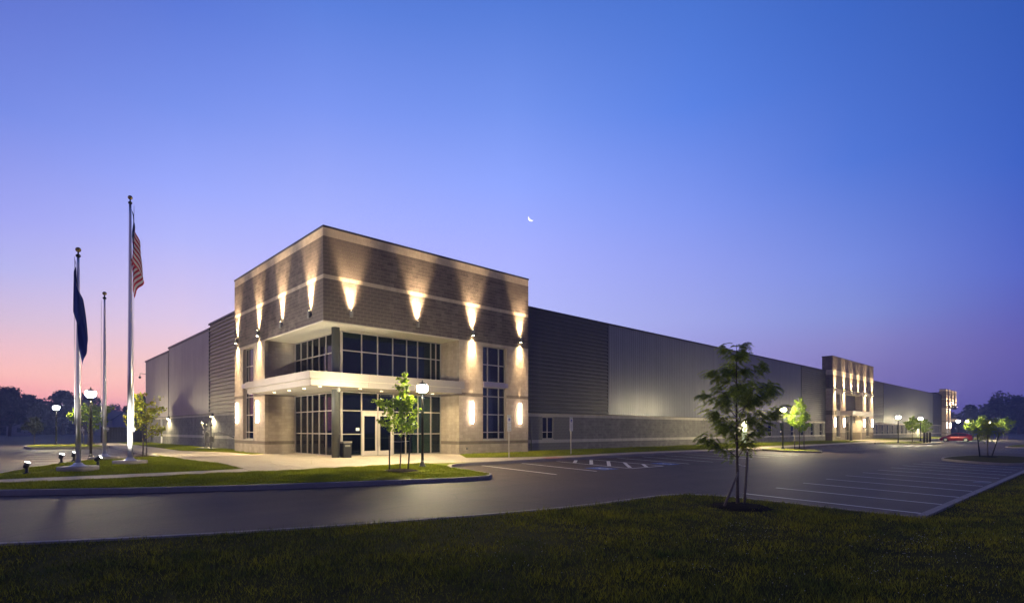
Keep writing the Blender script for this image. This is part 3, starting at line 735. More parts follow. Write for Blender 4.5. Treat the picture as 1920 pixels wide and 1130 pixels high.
# number over the doors
def text(s, size, loc, rot, m_, parent, name):
    cu = bpy.data.curves.new(name, 'FONT'); cu.body = s; cu.size = size; cu.extrude = .003; cu.align_x = 'CENTER'; cu.space_character = 1.0
    cu.materials.append(m_); tmp = bpy.data.objects.new(name, cu); COL.objects.link(tmp)
    me = bpy.data.meshes.new_from_object(tmp.evaluated_get(bpy.context.evaluated_depsgraph_get())); bpy.data.objects.remove(tmp)
    o_ = bpy.data.objects.new(name, me); COL.objects.link(o_)
    o_.location = Vector(loc) - (origin(parent) if parent else Vector((0, 0, 0))); o_.rotation_euler = rot; o_.parent = parent
    return o_
text('400', .26, (4.55, 1.855, 2.62), (R(90), 0, 0), M['letters'], T1, 'house_number')
box('notice', M['curtain'], T1, 2.72, 2.93, 1.855, 1.862, 1.44, 1.60)
# rooms behind the glass
i_ = MB(); i_.box(1.9, 8.4, 1.95, 9.0, -.03, .0); i_.box(1.9, 8.4, 8.9, 9, 0, 7); i_.box(8.3, 8.4, 2.0, 8.9, 0, 7); i_.box(1.95, 8.3, 1.95, 8.9, 3.66, 4.2); i_.box(1.95, 8.3, 1.95, 8.9, 6.9, 6.95)
i_.build('interior', M['int'], T1)
cu = MB(); cu.box(6.85, 8.3, 2.5, 2.54, .1, 3.5); cu.build('blind', M['curtain'], T1)
# canopy
can = empty('canopy', (0, 0, 0), None, None); can.parent = T1
cp = [(-1.06, -1.06), (7.84, -1.06), (7.84, 1.83), (1.83, 1.83), (1.83, 7.84), (-1.06, 7.84)]
MB().prism(cp, 3.62, 4.24).build('canopy_core', M['soffit'], can)
def fascia(a, b, n_, z0, z1, o_, ax):
    for i in range(n_):
        p = a + (b - a) * i / n_ + .004; q = a + (b - a) * (i + 1) / n_ - .004
        if ax == 'x': MB().box(p, q, -o_, -o_ + .03, z0, z1).build('fascia_panel', M['fascia'], can)
        else: MB().box(-o_, -o_ + .03, p, q, z0, z1).build('fascia_panel', M['fascia'], can)
fascia(-1.20, 8.0, 6, 3.905, 4.28, 1.20, 'x'); fascia(-1.168, 8.0, 6, 3.905, 4.28, 1.20, 'y')
fascia(-1.12, 7.85, 6, 3.60, 3.895, 1.12, 'x'); fascia(-1.088, 7.85, 6, 3.60, 3.895, 1.12, 'y')
e_ = MB(); e_.box(7.97, 8.0, -1.168, .0, 3.905, 4.28); e_.box(-1.168, 0, 7.97, 8.0, 3.905, 4.28); e_.box(7.845, 7.85, -1.08, 0, 3.6, 3.9); e_.box(-1.08, 0, 7.845, 7.85, 3.6, 3.9); e_.build('end_panel', M['fascia2'], can)
t_ = MB(); t_.box(-1.165, 7.965, -1.165, -1.07, 4.245, 4.277); t_.box(-1.165, -1.07, -1.07, 7.965, 4.245, 4.277); t_.build('canopy_flashing', M['fascia2'], can)
for x, y in ((-.3, -.3), (-.3, 1.6), (-.3, 3.6), (-.3, 5.8), (1.9, -.2), (3.6, .6), (5.4, -.2), (7.0, .6)):
    MB().lathe((x, y, 3.604), [(.075, .008), (.075, .016)], 14).build('downlight', M['disc'], can)
    light('SPOT', 'canopy_light', (x, y, 3.57), 250, WARM2, can, (0, 0, -1), 150, .6, .07)
cm = MB(); cm.lathe((.55, -.55, 3.38), [(.02, 0), (.07, .03), (.085, .1), (.085, .16), (.05, .18), (.05, .225)], 14); cm.build('camera', M['signw'], can)
# wall lamps, four on each face
for i, u in enumerate((1.45, 5.5, 9.5, 13.58)): wall_lamp(T1, u, 0, 7.45, 0, -1, True, i > 1, bracket=(i == 0))
for i, u in enumerate((1.45, 5.35, 9.15, 13.3)): wall_lamp(T1, 0, u, 7.45, -1, 0, True, i > 1)
for u in (9.47, 13.57): sconce(T1, u, 0, 1.88, 3.24, 0, -1)
for u in (9.3, 13.25): sconce(T1, 0, u, 1.95, 3.28, -1, 0)
# tall pier windows with their metal spandrel and sill
w_ = panes(T1, 'x', .22, [10.42, 10.92, 11.86, 12.38], [.88, 1.34, 2.46, 3.61, 4.2], name='window'); panes(T1, 'x', .22, [10.42, 10.92, 11.86, 12.38], [4.5, 5.62, 6.78], name='window')
box('sill', M['white'], T1, 10.36, 12.44, -.04, .18, .80, .875)
mb = MB(); mb.box(10.40, 12.45, -.10, .19, 4.2, 4.42); mb.box(10.40, 12.45, -.08, .17, 4.425, 4.49); mb.build('spandrel', M['fascia2'], T1)
w_ = panes(T1, 'y', .22, [10.22, 10.72, 11.66, 12.18], [.88, 1.34, 2.46, 3.61, 4.2], name='window'); panes(T1, 'y', .22, [10.22, 10.72, 11.66, 12.18], [4.5, 5.62, 6.78], name='window')
box('sill', M['white'], T1, -.04, .18, 10.16, 12.24, .80, .875)
mb = MB(); mb.box(-.10, .19, 10.2, 12.25, 4.2, 4.42); mb.box(-.08, .17, 10.2, 12.25, 4.425, 4.49); mb.build('spandrel', M['fascia2'], T1)
rev = MB(); rev.box(10.38, 12.42, .21, 2.2, 6.8, 6.85); rev.box(10.2, 12.6, 2.2, 2.25, .7, 6.9); rev.box(2.2, 2.25, 10, 12.4, .7, 6.9); rev.build('interior', M['int'], T1)
# hose bib and control box low on the pier
box('hose_box', M['gas'], T1, 9.05, 9.17, -.05, -.002, .28, .42)

# ================================================================== warehouse
WH = empty('warehouse', (14.4, .94, 0), 'very long grey metal-clad warehouse with pale banded block base', 'building')
FY = .94; FX = .94
def ribs_h(ax, c, out, u0, u1, z0, z1, m_, pitch=.285, depth=.07, name='ribbed_panel', lip=.55):
    n_ = round((z1 - z0) / pitch); p = (z1 - z0) / n_; mb = MB()
    for i in range(n_):
        z = z0 + i * p
        pr = [(0, z), (depth, z + .04), (depth, z + p * lip), (0, z + p * (lip + .14)), (0, z + p)]
        for (d0, za), (d1, zb) in zip(pr[:-1], pr[1:]):
            if ax == 'x': q = [(u0, c + out*d0, za), (u1, c + out*d0, za), (u1, c + out*d1, zb), (u0, c + out*d1, zb)]
            else: q = [(c + out*d0, u0, za), (c + out*d0, u1, za), (c + out*d1, u1, zb), (c + out*d1, u0, zb)]
            mb.quad(*q)
    return mb.build(name, m_, WH)
def ribs_v(ax, c, out, u0, u1, z0, z1, m_, pitch=.3, depth=.022, name='ribbed_panel'):
    n_ = round((u1 - u0) / pitch); p = (u1 - u0) / n_; mb = MB()
    for i in range(n_):
        u = u0 + i * p
        pr = [(0, u), (0, u + p*.45), (depth, u + p*.55), (depth, u + p*.9), (0, u + p)]
        for (d0, a), (d1, b) in zip(pr[:-1], pr[1:]):
            if ax == 'x': q = [(a, c + out*d0, z0), (b, c + out*d1, z0), (b, c + out*d1, z1), (a, c + out*d0, z1)]
            else: q = [(c + out*d0, a, z0), (c + out*d1, b, z0), (c + out*d1, b, z1), (c + out*d0, a, z1)]
            mb.quad(*q)
    return mb.build(name, m_, WH)
ribs_h('x', FY, -1, 14.4, 24.4, 2.72, 10.02, M['char'])
for a in (24.5, 31.5, 38.5, 45.6, 52.6, 59.7): ribs_v('x', FY, -1, a + .01, min(a + 7.03, 66.7) - .01, 2.72, 10.02, M['silver'])
ribs_h('x', FY, -1, 66.75, 76.28, 2.72, 10.02, M['char'])
ribs_h('x', FY, -1, 97.25, 107.5, 2.72, 10.02, M['char'])
for k in range(6): ribs_v('x', FY, -1, 107.6 + 7.25*k + .01, 107.6 + 7.25*(k+1) - .01, 2.72, 10.02, M['silver'])
ribs_h('x', FY, -1, 151.15, 161.5, 2.72, 10.02, M['char'])
ribs_h('y', FX, -1, 14.0, 23.6, 2.84, 10.06, M['ribd'], depth=.10, lip=.35)
for a in (23.7, 28.6, 33.5): ribs_v('y', FX, -1, a + .01, a + 4.85, 2.84, 9.70, M['taupem'])
for a in (38.4, 44.4): ribs_v('y', FX, -1, a + .01, min(a + 6.0, 50.2), 2.84, 9.38, M['taupem'])
tr = MB(); tr.box(24.41, 24.49, FY - .06, FY + .02, 2.72, 10.02); tr.box(66.7, 66.76, FY - .06, FY + .02, 2.72, 10.02); tr.box(107.51, 107.6, FY - .06, FY + .02, 2.72, 10.02); tr.box(151.06, 151.15, FY-.06, FY + .02, 2.72, 10.02)
tr.box(14.4, 76.28, FY - .08, FY + .05, 2.68, 2.72); tr.box(97.25, 161.5, FY - .08, FY + .05, 2.68, 2.72); tr.box(FX - .08, FX + .05, 14.0, 50.2, 2.78, 2.84); tr.box(FX - .08, FX, 23.61, 23.7, 2.84, 9.7)
tr.box(FX - .06, FX + .02, 38.3, 38.4, 2.84, 9.38)
tr.build('panel_trim', M['trim'], WH)
cp = MB(); cp.box(14.4, 161.5, FY - .09, FY + .3, 10.02, 10.14); cp.box(FX - .11, FX + .3, 14.0, 23.69, 10.06, 10.2); cp.box(FX - .09, FX + .3, 23.69, 38.4, 9.70, 9.86); cp.box(FX - .09, FX + .3, 38.4, 50.3, 9.38, 9.54); cp.build('roof_edge', M['cap'], WH)
rf = MB(); rf.box(14.3, 178, FY + .3, 14, 9.6, 9.7); rf.box(FX + .3, 178, 14, 50.2, 9.2, 9.3); rf.box(FX + .05, 178, 50.15, 50.3, -.8, 9.3); rf.build('roof', M['trim'], WH)
bk = MB(); bk.box(14.4, 161.5, FY + .03, FY + .2, 2.6, 10.02); bk.box(FX + .03, FX + .2, 14.0, 50.2, 2.6, 9.3); bk.box(FX + .03, FX + .2, 14.0, 23.65, 9.3, 10.05); bk.box(FX + .03, FX + .2, 23.65, 38.35, 9.3, 9.69); bk.build('panel_backing', M['trim'], WH)
for x, y, a, b, h in ((22.6, 4.2, .5, .4, .42), (62.0, 5, 3.4, 2, .55), (72.5, 6, 1, 1, .5), (99.5, 3.5, 2.2, 1.4, .5)):
    z = 10.3 if x < 30 else 10.2
    mb = MB(); mb.box(x, x + a, y, y + b, 9.7, z + h); mb.box(x - .06, x + a + .06, y - .06, y + b + .06, z + h, z + h + .06); mb.build('roof_unit', M['trim'], WH)
# block base
ms2 = Masonry()
AW = [-1.0, .55, .78, 2.44, 2.68]
zw = lambda z: 'white' if (.55 < z < .78 or z > 2.44) else 'grey'
WW = [(16.75, 17.95), (53.0, 54.15), (56.1, 57.25), (59.6, 60.75), (63.15, 64.3), (66.75, 67.9), (70.3, 71.45), (73.85, 75.0)]
ops = [(a, b, .78 if a < 20 else .66, 2.44) for a, b in WW] + [(48.95, 50.1, -1.0, 2.1)]
ms2.face('x', FY, -1, 14.42, 76.28, AW, zw, ops)
EW = [(102.9 + 3.6*k, 104.1 + 3.6*k) for k in range(9)] + [(158.8, 160)]
ops2 = [(a, b, .66, 2.44) for a, b in EW] + [(135.0, 136.2, -1.0, 2.1)]
ms2.face('x', FY, -1, 97.25, 161.5, AW, zw, ops2)
AWL = [-1.0, .80, 1.03, 2.60, 2.78]
zl = lambda z: 'white' if (.80 < z < 1.03 or z > 2.60) else 'grey'
ms2.face('y', FX, -1, 14.02, 50.2, AWL, zl)
ms2.emit(WH, {'grey': M['grey'], 'white': M['white']}, M['mortar_g'], singles=300)
for (a, b, z0, z1) in ops + ops2:
    if z0 < 0: continue
    f = panes(WH, 'x', FY + .1, [a + .03, a + .57, b - .03] if a < 20 else [a + .03, b - .03], [z0 + .05, z0 + .55, z1 - .02] if a < 20 else [z0 + .05, z0 + .6, z1 - .02], name='window', fw=.05)
    mb = MB(); mb.box(a - .03, b + .03, FY - .03, FY + .05, z0 - .045, z0 + .04); mb.build('sill', M['white'], f)
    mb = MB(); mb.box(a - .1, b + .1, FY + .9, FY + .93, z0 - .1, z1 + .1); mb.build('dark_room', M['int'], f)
for a, b, warm in ((48.95, 50.1, 1), (135.0, 136.2, 1)):
    mb = MB(); z0 = G(a, 0) + .15
    mb.box(a, b, FY + .05, FY + .1, z0, 2.1); d_ = mb.build('door', M['signg'], WH)
    mb = MB(); mb.box(a, a + .05, FY - .02, FY + .05, z0, 2.1); mb.box(b - .05, b, FY - .02, FY + .05, z0, 2.1); mb.box(a + .05, b - .05, FY - .02, FY + .05, 2.05, 2.1); mb.build('door_frame', M['signg'], d_)
    mb = MB(); mb.box(a + .12, a + .2, FY - .03, FY + .05, 1.0, 1.06); mb.build('handle', M['galv'], d_)
# wall packs: two on the west wall, one over each side door
def wall_pack(x, y, z, nx, ny, pw):
    mb = MB(); t = 12
    pts = []
    for k in range(t + 1):
        a = PI * k / t; pts.append((math.cos(a) * .22, math.sin(a) * .28))
    k0 = len(mb.v)
    def W3(u, d, zz): return (x + (abs(ny) * u + nx * d), y + (abs(nx) * u + ny * d), zz)
    for k in range(t):
        mb.quad(W3(pts[k][0], pts[k][1], z), W3(pts[k+1][0], pts[k+1][1], z), W3(pts[k+1][0]*.35, pts[k+1][1]*.35, z + .2), W3(pts[k][0]*.35, pts[k][1]*.35, z + .2), smooth=True)
    mb.quad(*[W3(p[0], p[1], z) for p in pts]); mb.quad(*[W3(p[0]*.35, p[1]*.35, z + .2) for p in pts][::-1])
    o_ = mb.build('wall_pack_lamp', M['black'], WH)
    l_ = MB(); c = W3(0, .14, z - .02); l_.lathe((c[0], c[1], z - .035), [(.09, 0), (.09, .03)], 12); l_.build('lens', M['lens'], o_)
    c = W3(0, .20, z - .09)
    light('SPOT', 'wall_pack_light', c, pw, WHITE, WH, (nx * .05, ny * .05, -1), 165, .5, .05)
wall_pack(FX, 22.65, 2.56, -1, 0, 900); wall_pack(FX, 38.2, 2.60, -1, 0, 900)
wall_pack(49.5, FY, 2.44, 0, -1, 1600); wall_pack(135.6, FY, 2.44, 0, -1, 3000)
# downspout, corner camera
mb = MB(); mb.box(FX - .14, FX - .02, 41.3, 41.45, G(0, 41) + .1, 2.7); mb.build('downspout', M['signw'], WH)
mb = MB(); mb.tube([(FX - .05, 50.0, 8.0), (FX - .6, 50.0, 8.05), (FX - .62, 50.0, 7.7)], .03, 6); mb.lathe((FX - .62, 50.0, 7.45), [(.05, 0), (.12, .06), (.12, .22), (.04, .27)], 10); mb.build('camera', M['black'], WH)
mb = MB(); mb.tube([(15.6, FY - .05, G(15, 0) + .1), (15.6, FY - .05, 2.3)], .03, 6); mb.build('conduit', M['gas'], WH)

# ================================================================== middle entrance tower
AM = [-1.0, 1.04, 3.64, 4.28, 7.5, 9.44, 10.19, 12.1]
def zm_(z): return 'band' if z < 1.04 or 3.64 < z < 4.28 else ('light' if z < 7.5 or 9.44 < z < 10.19 else 'dark')
T2 = empty('entrance_tower', (76.3, 0, 0), 'middle entrance tower of the long facade with six wall lights and square recess', 'building')
m3 = Masonry(); X0, X1 = 76.3, 97.2
wins = [(78.0, 79.6, .4, 6.85), (92.95, 94.5, .4, 6.85)]
m3.face('x', 0, -1, X0, X1, AM, zm_, [(82.25, 90.6, -1.0, 7.0)] + wins)
m3.face('y', X0, -1, 0, 1.4, AM, zm_, phase=1); m3.face('y', X1, 1, 0, 1.4, AM, zm_, phase=1)
m3.face('y', 90.6, -1, .2, 1.95, [-1.0, 1.04, 3.64, 4.28, 7.0], zm_); m3.face('y', 82.25, 1, .2, 1.95, [-1.0, 1.04, 3.64, 4.28, 7.0], zm_)
m3.emit(T2, BM, M['mortar'])
mb = MB(); mb.box(X0 - .03, X1 + .03, -.03, .24, 12.1, 12.2); mb.box(X0 - .03, X0 + .2, .24, 1.45, 12.1, 12.2); mb.box(X1 - .2, X1 + .03, .24, 1.45, 12.1, 12.2); mb.build('parapet_cap', M['cap'], T2)
box('soffit', M['soffit'], T2, 82.25, 90.6, .2, 1.9, 6.95, 7.0)
panes(T2, 'x', 1.87, [82.3, 83.7, 85.1, 86.4, 87.8, 89.2, 90.55], [-.2, 1.2, 2.5, 3.6], name='window_wall'); panes(T2, 'x', 1.87, [82.3, 83.7, 85.1, 86.4, 87.8, 89.2, 90.55], [4.3, 5.7, 6.93], name='window_wall')
box('interior', M['int'], T2, 82.3, 90.5, 4.5, 4.6, -.3, 7.0)
for a, b, z0, z1 in wins:
    panes(T2, 'x', .2, [a + .03, (a+b)/2, b - .03], [z0 + .06, 1.2, 2.6, 3.6], name='window'); panes(T2, 'x', .2, [a + .03, (a+b)/2, b - .03], [4.35, 5.4, 6.8], name='window')
    mb = MB(); mb.box(a, b, -.04, .19, 3.64, 4.3); mb.build('spandrel', M['fascia'], T2)
    mb = MB(); mb.box(a - .04, b + .04, -.05, .18, z0 - .06, z0 + .03); mb.build('sill', M['white'], T2)
    mb = MB(); mb.box(a - .2, b + .2, 1.2, 1.25, .2, 6.9); mb.build('interior', M['int'], T2)
ca = MB(); ca.box(80.0, 90.6, -1.5, 1.8, 3.62, 4.24); c2 = ca.build('canopy', M['soffit'], T2)
for k in range(4): MB().box(80.0 + 2.65*k + .004, 80.0 + 2.65*(k+1) - .004, -1.56, -1.505, 3.6, 4.28).build('fascia_panel', M['fascia'], c2)
MB().box(79.94, 79.995, -1.5, -.01, 3.6, 4.28).build('fascia_panel', M['fascia'], c2)
MB().lathe((81.6, -.9, 0), [(.2, -.4), (.2, 3.6)], 16).build('column', M['column'], T2)
for x in (82.5, 86, 89.3):
    MB().lathe((x, .2, 3.605), [(.09, 0), (.09, .01)], 12).build('downlight', M['disc'], c2)
    light('SPOT', 'canopy_light', (x, .2, 3.57), 520, WARM2, T2, (0, 0, -1), 150, .6, .07)
light('SPOT', 'recess_light', (89.2, -.3, 2.6), 260, WARM2, T2, (1, .6, -.4), 110, .8, .07)
for i, u in enumerate((77.2, 81.3, 84.9, 88.5, 92.2, 96.2)): wall_lamp(T2, u, 0, 7.3, 0, -1, True, i in (0, 1, 4, 5), pw=1.5)
for u in (77.2, 81.3, 91.6, 96.2): sconce(T2, u, 0, 1.95, 3.2, 0, -1)
q = MB(); q.box(86.2, 86.5, 1.75, 1.8, .9, 1.3)
# ================================================================== far entrance tower
T3 = empty('entrance_tower', (161.6, 0, 0), 'farthest entrance tower at the end of the long facade with its open corner', 'building')
m4 = Masonry(); X0, X1 = 161.6, 176.0
AT = [-1.0, .6, .8, 3.55, 3.75, 6.96, 9.07, 9.27, 11.18, 11.6]
m4.face('x', 0, -1, X0, X1, AT, zone1, [(167.6, 176, -1.0, 6.96), (163.9, 165.4, .8, 6.8)])
m4.face('y', X0, -1, 0, 1.4, AT, zone1, phase=1); m4.face('y', X1, 1, 0, 14, AT, zone1, [(0, 8, -1.0, 6.96)], phase=1)
m4.face('y', 167.6, 1, .2, 1.95, [-1.0, 1.04, 3.64, 4.28, 6.96], zone1)
m4.emit(T3, BM, M['mortar'])
mb = MB(); mb.box(X0 - .03, X1 + .03, -.03, .24, 11.6, 11.7); mb.box(X0 - .03, X0 + .2, .24, 1.45, 11.6, 11.7); mb.box(X1 - .2, X1 + .03, .24, 14, 11.6, 11.7); mb.build('parapet_cap', M['cap'], T3)
box('soffit', M['soffit'], T3, 167.6, 175.9, .2, 8, 6.9, 6.95)
MB().lathe((174.8, 1.2, 0), [(.21, -.5), (.21, 6.9)], 16).build('column', M['column'], T3)
panes(T3, 'x', 1.87, [167.6, 169, 170.4, 171.8, 173, 174.1], [-.2, 1.25, 2.55, 3.6], name='window_wall'); panes(T3, 'x', 1.87, [167.6, 169, 170.4, 171.8, 173, 174.1], [4.3, 5.7, 6.88], name='window_wall')
panes(T3, 'y', 174.1, [1.9, 3.4, 4.9, 6.4, 7.9], [-.2, 1.25, 2.55, 3.6, 4.3, 5.7, 6.88], name='window_wall')
panes(T3, 'x', .2, [163.93, 165.37], [.86, 2.4, 3.6, 5, 6.78], name='window')
ca = MB(); ca.box(168, 177.2, -1.2, 1.8, 3.62, 4.26); ca.build('canopy', M['fascia'], T3)
for x in (169.5, 173): light('SPOT', 'canopy_light', (x, .2, 3.57), 520, WARM2, T3, (0, 0, -1), 150, .6, .07)
for i, u in enumerate((162.4, 166.7, 170.8, 175.2)): wall_lamp(T3, u, 0, 7.4, 0, -1, True, i < 2, pw=2.2)
for u in (162.4, 166.7): sconce(T3, u, 0, 1.9, 3.2, 0, -1)
mb = MB(); mb.box(X0 + .2, X1 - .2, 1.4, 14, -1, 10.9) if False else mb.box(X0 + .2, 167.5, 2.0, 14, -1, 10.9); mb.build('interior', M['trim'], T3)

# ------------------------------------------------------------------ lamp posts
def lamp_post():
    r = empty('lamp_post', (0, 0, 0), 'x', 'street lamp', 'black post-top lamps round the car parks')
    MB().lathe((0, 0, 0), [(.17, 0), (.17, .03), (.13, .05), (.12, .12), (.085, .2), (.07, .28)], 16).build('base', M['black'], r)
    MB().lathe((0, 0, 0), [(.062, .2), (.055, 3.1), (.05, 3.28)], 14).build('pole', M['black'], r)
    MB().lathe((0, 0, 0), [(.05, 3.26), (.10, 3.32), (.13, 3.38), (.13, 3.41)], 16).build('collar', M['black'], r)
    h = MB().lathe((0, 0, 0), [(.235, 3.735), (.235, 3.745), (.19, 3.79), (.11, 3.85), (.04, 3.87)], 18).build('hood', M['black'], r)
    MB().lathe((0, 0, 0), [(.02, 3.865), (.035, 3.90), (.03, 3.93), (.008, 3.99)], 10).build('finial', M['black'], h)
    MB().lathe((0, 0, 0), [(.12, 3.412), (.20, 3.48), (.24, 3.58), (.235, 3.68), (.20, 3.733)], 14).build('globe', M['globe'], r)
    return r
LP = [(1.99, -5.79, .155, 'black lamp post glowing behind the young staked tree in front of the tower'),
      (-8.2, 10.6, .0, 'black lamp post glowing between the first two flagpoles'),
      (-7.79, 40.5, .155, 'leftmost lit lamp post on the small grass island of the left car park'),
      (39.6, -7.0, .155, 'lit lamp post on the grass island behind the dark foreground tree'),
      (78.3, -7.5, .155, 'lit lamp post left of the pair before the far facade, near the three bollards'),
      (92.5, -7.4, .155, 'lit lamp post right behind the clipped young tree near the bollards'),
      (128.8, -6.9, .155, 'lit lamp post just above the bonnet side of the red car, left of two'),
      (131.9, -8.0, .155, 'lit lamp post above the roof of the red car with a bright starry light'),
      (144.2, -10.0, .155, 'farthest lit lamp post above the dark staked tree at the right')]
lp0 = lamp_post()
for i, (x, y, dz, lb) in enumerate(LP):
    o = lp0 if i == 0 else copy_tree(lp0)
    o.location = (x, y, G(x, y) + dz); o['label'] = lb; o.rotation_euler = (0, 0, i * .7)
    o.scale = (1, 1, .97)

# ------------------------------------------------------------------ flagpoles, flags, floodlights
def flagpole(x, y, top, lb, r0):
    z = G(x, y) + .15
    r = empty('flagpole', (x, y, z), lb, 'flagpole', 'flagpoles on the lawn')
    MB().lathe((x, y, z), [(.62, -.05), (.62, .13), (.60, .15)], 36).build('footing', M['kerb'], r)
    MB().lathe((x, y, z + .15), [(.27, 0), (.27, .015), (.22, .03), (.15, .07), (.13, .12)], 24).build('flash_collar', M['pole'], r)
    H = top - z
    MB().lathe((x, y, z), [(r0, .15), (r0 * .98, H * .35), (r0 * .5, H * .93), (r0 * .47, H - .30)], 20).build('pole', M['pole'], r)
    MB().lathe((x, y, z), [(.05, H - .30), (.075, H - .28), (.075, H - .22), (.03, H - .19), (.02, H - .1)], 12).build('truck', M['black'], r)
    MB().lathe((x, y, z + H - .12), [(.01, 0)] + [((.09 * math.sin(a)), .09 - .09 * math.cos(a)) for a in [PI * k / 10 for k in range(1, 10)]] + [(.01, .18)], 16).build('finial', M['gold'], r)
    mb = MB(); mb.box(x + .05, x + .16, y - .16, y - .05, z + 1.42, z + 1.5); mb.box(x + .1, x + .13, y - .13, y - .1, z + 1.34, z + 1.58); mb.build('cleat', M['pole'], r)
    return r
A = flagpole(-9.74, -1.14, 8.05, 'nearest flagpole, carrying the dark blue flag', .085)
B = flagpole(-8.13, 6.05, 8.03, 'bare thin flagpole without a flag, behind the other two', .08)
C = flagpole(-7.8, 1.38, 11.27, 'tallest flagpole, carrying the striped national flag', .10)
MB().tube([(-8.13 - .12, 6.05 + .05, 7.65), (-8.13 - .12, 6.05 + .05, 1.9)], .008, 5).build('halyard', M['signw'], B)
MB().tube([(-7.8 + .12, 1.28, 10.9), (-7.8 + .10, 1.28, 1.7)], .008, 5).build('halyard', M['signw'], C)
MB().tube([(-9.74 - .1, -1.1, 7.75), (-9.74 - .1, -1.1, 1.7)], .008, 5).build('halyard', M['signw'], A)
def P3(base, lat, dep, z): return (base[0] + RGT.x * lat + FWD.x * dep, base[1] + RGT.y * lat + FWD.y * dep, z)
def cloth(fn, ns, ntt, matfn, name, mats):
    mb = MB(); g2 = [[fn(i / ns, j / ntt) for j in range(ntt + 1)] for i in range(ns + 1)]
    for i in range(ns):
        for j in range(ntt):
            mb.mi = matfn((i + .5) / ns, (j + .5) / ntt); mb.quad(g2[i][j], g2[i][j+1], g2[i+1][j+1], g2[i+1][j], smooth=True)
    me = mb.build(name, mats)
    bm = bmesh.new(); bm.from_mesh(me.data); bmesh.ops.remove_doubles(bm, verts=bm.verts[:], dist=1e-5); bm.to_mesh(me.data); bm.free()
    return me
cb = (-7.8, 1.38)
def usf(s, t):
    # limp cloth: hoist edge on the halyard, fly hanging down along the pole in folds
    wd = .27 + .14 * t + .05 * math.sin(s * 3)
    lat = .12 + wd * (.5 - .5 * math.cos(min(s * 1.45, 1) * PI)) - (.62 * wd * max(0, s - .72) / .28 if s > .72 else 0) + .02 * math.sin(t * 9 + s * 4)
    dep = -.12 + .12 * math.sin(s * 10.5 + t * 1.5) + .04 * math.sin(s * 23 + t * 5) + .03 * math.sin(t * 7)
    z = 10.72 - 1.75 * t * (1 - .1 * s) - 2.15 * s ** 1.02 + .05 * math.sin(t * 6) * s
    return P3(cb, lat, dep, z)
def usm(s, t):
    if s < .4 and t < 7 / 13: return 2
    return 0 if int(t * 13) % 2 == 0 else 1
uf = cloth(usf, 60, 52, usm, 'flag', [M['fr'], M['fw'], M['fb']])
tag(uf, 'limp flag with red and white stripes and starred blue canton', 'flag')
st_ = MB()
for r_ in range(9):
    for c__ in range(6 if r_ % 2 == 0 else 5):
        s0 = .4 * ((c__ + .5) / 6 if r_ % 2 == 0 else (c__ + 1) / 6); t0 = 7 / 13 * (r_ + .5) / 9
        pts = []
        for k in range(10):
            rr = (.036 if k % 2 == 0 else .015); a = PI / 2 + k * PI / 5
            p = Vector(usf(max(0, s0 + rr * math.cos(a) / 3.0 * 1.1), max(0, t0 - rr * math.sin(a) / 1.75)))
            p = p - FWD * .008; pts.append(tuple(p))
        st_.quad(*pts)
so = st_.build('stars', M['fw'], uf)
ab = (-9.74, -1.14)
def stf(s, t):
    wd = .13 + .14 * t + .07 * math.sin(s * 2.6)
    lat = -.09 + 1.25 * wd * (.5 - .5 * math.cos(min(s * 1.35, 1) * PI)) * 1.15 - (.35 * wd * (s - .8) / .2 if s > .8 else 0) + .05 * t
    dep = -.12 + .10 * math.sin(s * 9.5 + t * 2 + 1) + .035 * math.sin(s * 21 + t * 4)
    z = 7.66 - 1.75 * t * (1 - .05 * s) - 2.25 * s ** 1.05
    return P3(ab, lat, dep, z)
sf = cloth(stf, 44, 30, lambda s, t: 1 if (abs(s - .56) / .035) ** 2 + (abs(t - .55) / .06) ** 2 < 1 else 0, 'flag', [M['st'], M['gold']])
tag(sf, 'limp dark blue flag with a small gold crest hanging on the nearest flagpole', 'flag')
def flood(x, y, tgt, lb, pw, size=50):
    z = G(x, y) + .15
    r = empty('floodlight', (x, y, z), lb, 'floodlight', 'ground floodlights round the flagpoles')
    d = (Vector(tgt) - Vector((x, y, z + .3))).normalized(); sd = d.cross(Vector((0, 0, 1))).normalized(); c = Vector((x, y, z + .30))
    MB().lathe((x, y, z), [(.10, 0), (.10, .02), (.045, .04), (.045, .2)], 12).build('mount', M['black'], r)
    hd = MB(); hd.tube([c - d * .13, c - d * .10, c + d * .08], [.045, .075, .088], 14); hd.tube([Vector((x, y, z + .15)), c - d * .05], .02, 6)
    h_ = hd.build('housing', M['black'], r)
    l_ = MB(); l_.tube([c + d * .082, c + d * .092], .076, 14); l_.build('lit_glass', M['flood'], h_)
    light('SPOT', 'flood_light', c + d * .15, pw, (1, .92, .80), r, d, size, .7, .06)
flood(-11.16, -1.7, (-9.3, -1.0, 5.5), 'leftmost ground floodlight, lit and tilted up beside the narrow path', 1500)
flood(-9.9, 3.6, (-8.1, 2.4, 7.5), 'small floodlight at the lawn edge behind the nearest flagpole', 1500)
flood(-9.0, .35, (0.0, 3.6, 6.8), 'brightest ground floodlight, just right of the nearest flagpole', 6000, 66)
flood(-9.35, 5.2, (-8.1, 6.0, 4.5), 'faint ground floodlight behind the bare flagpole', 600)

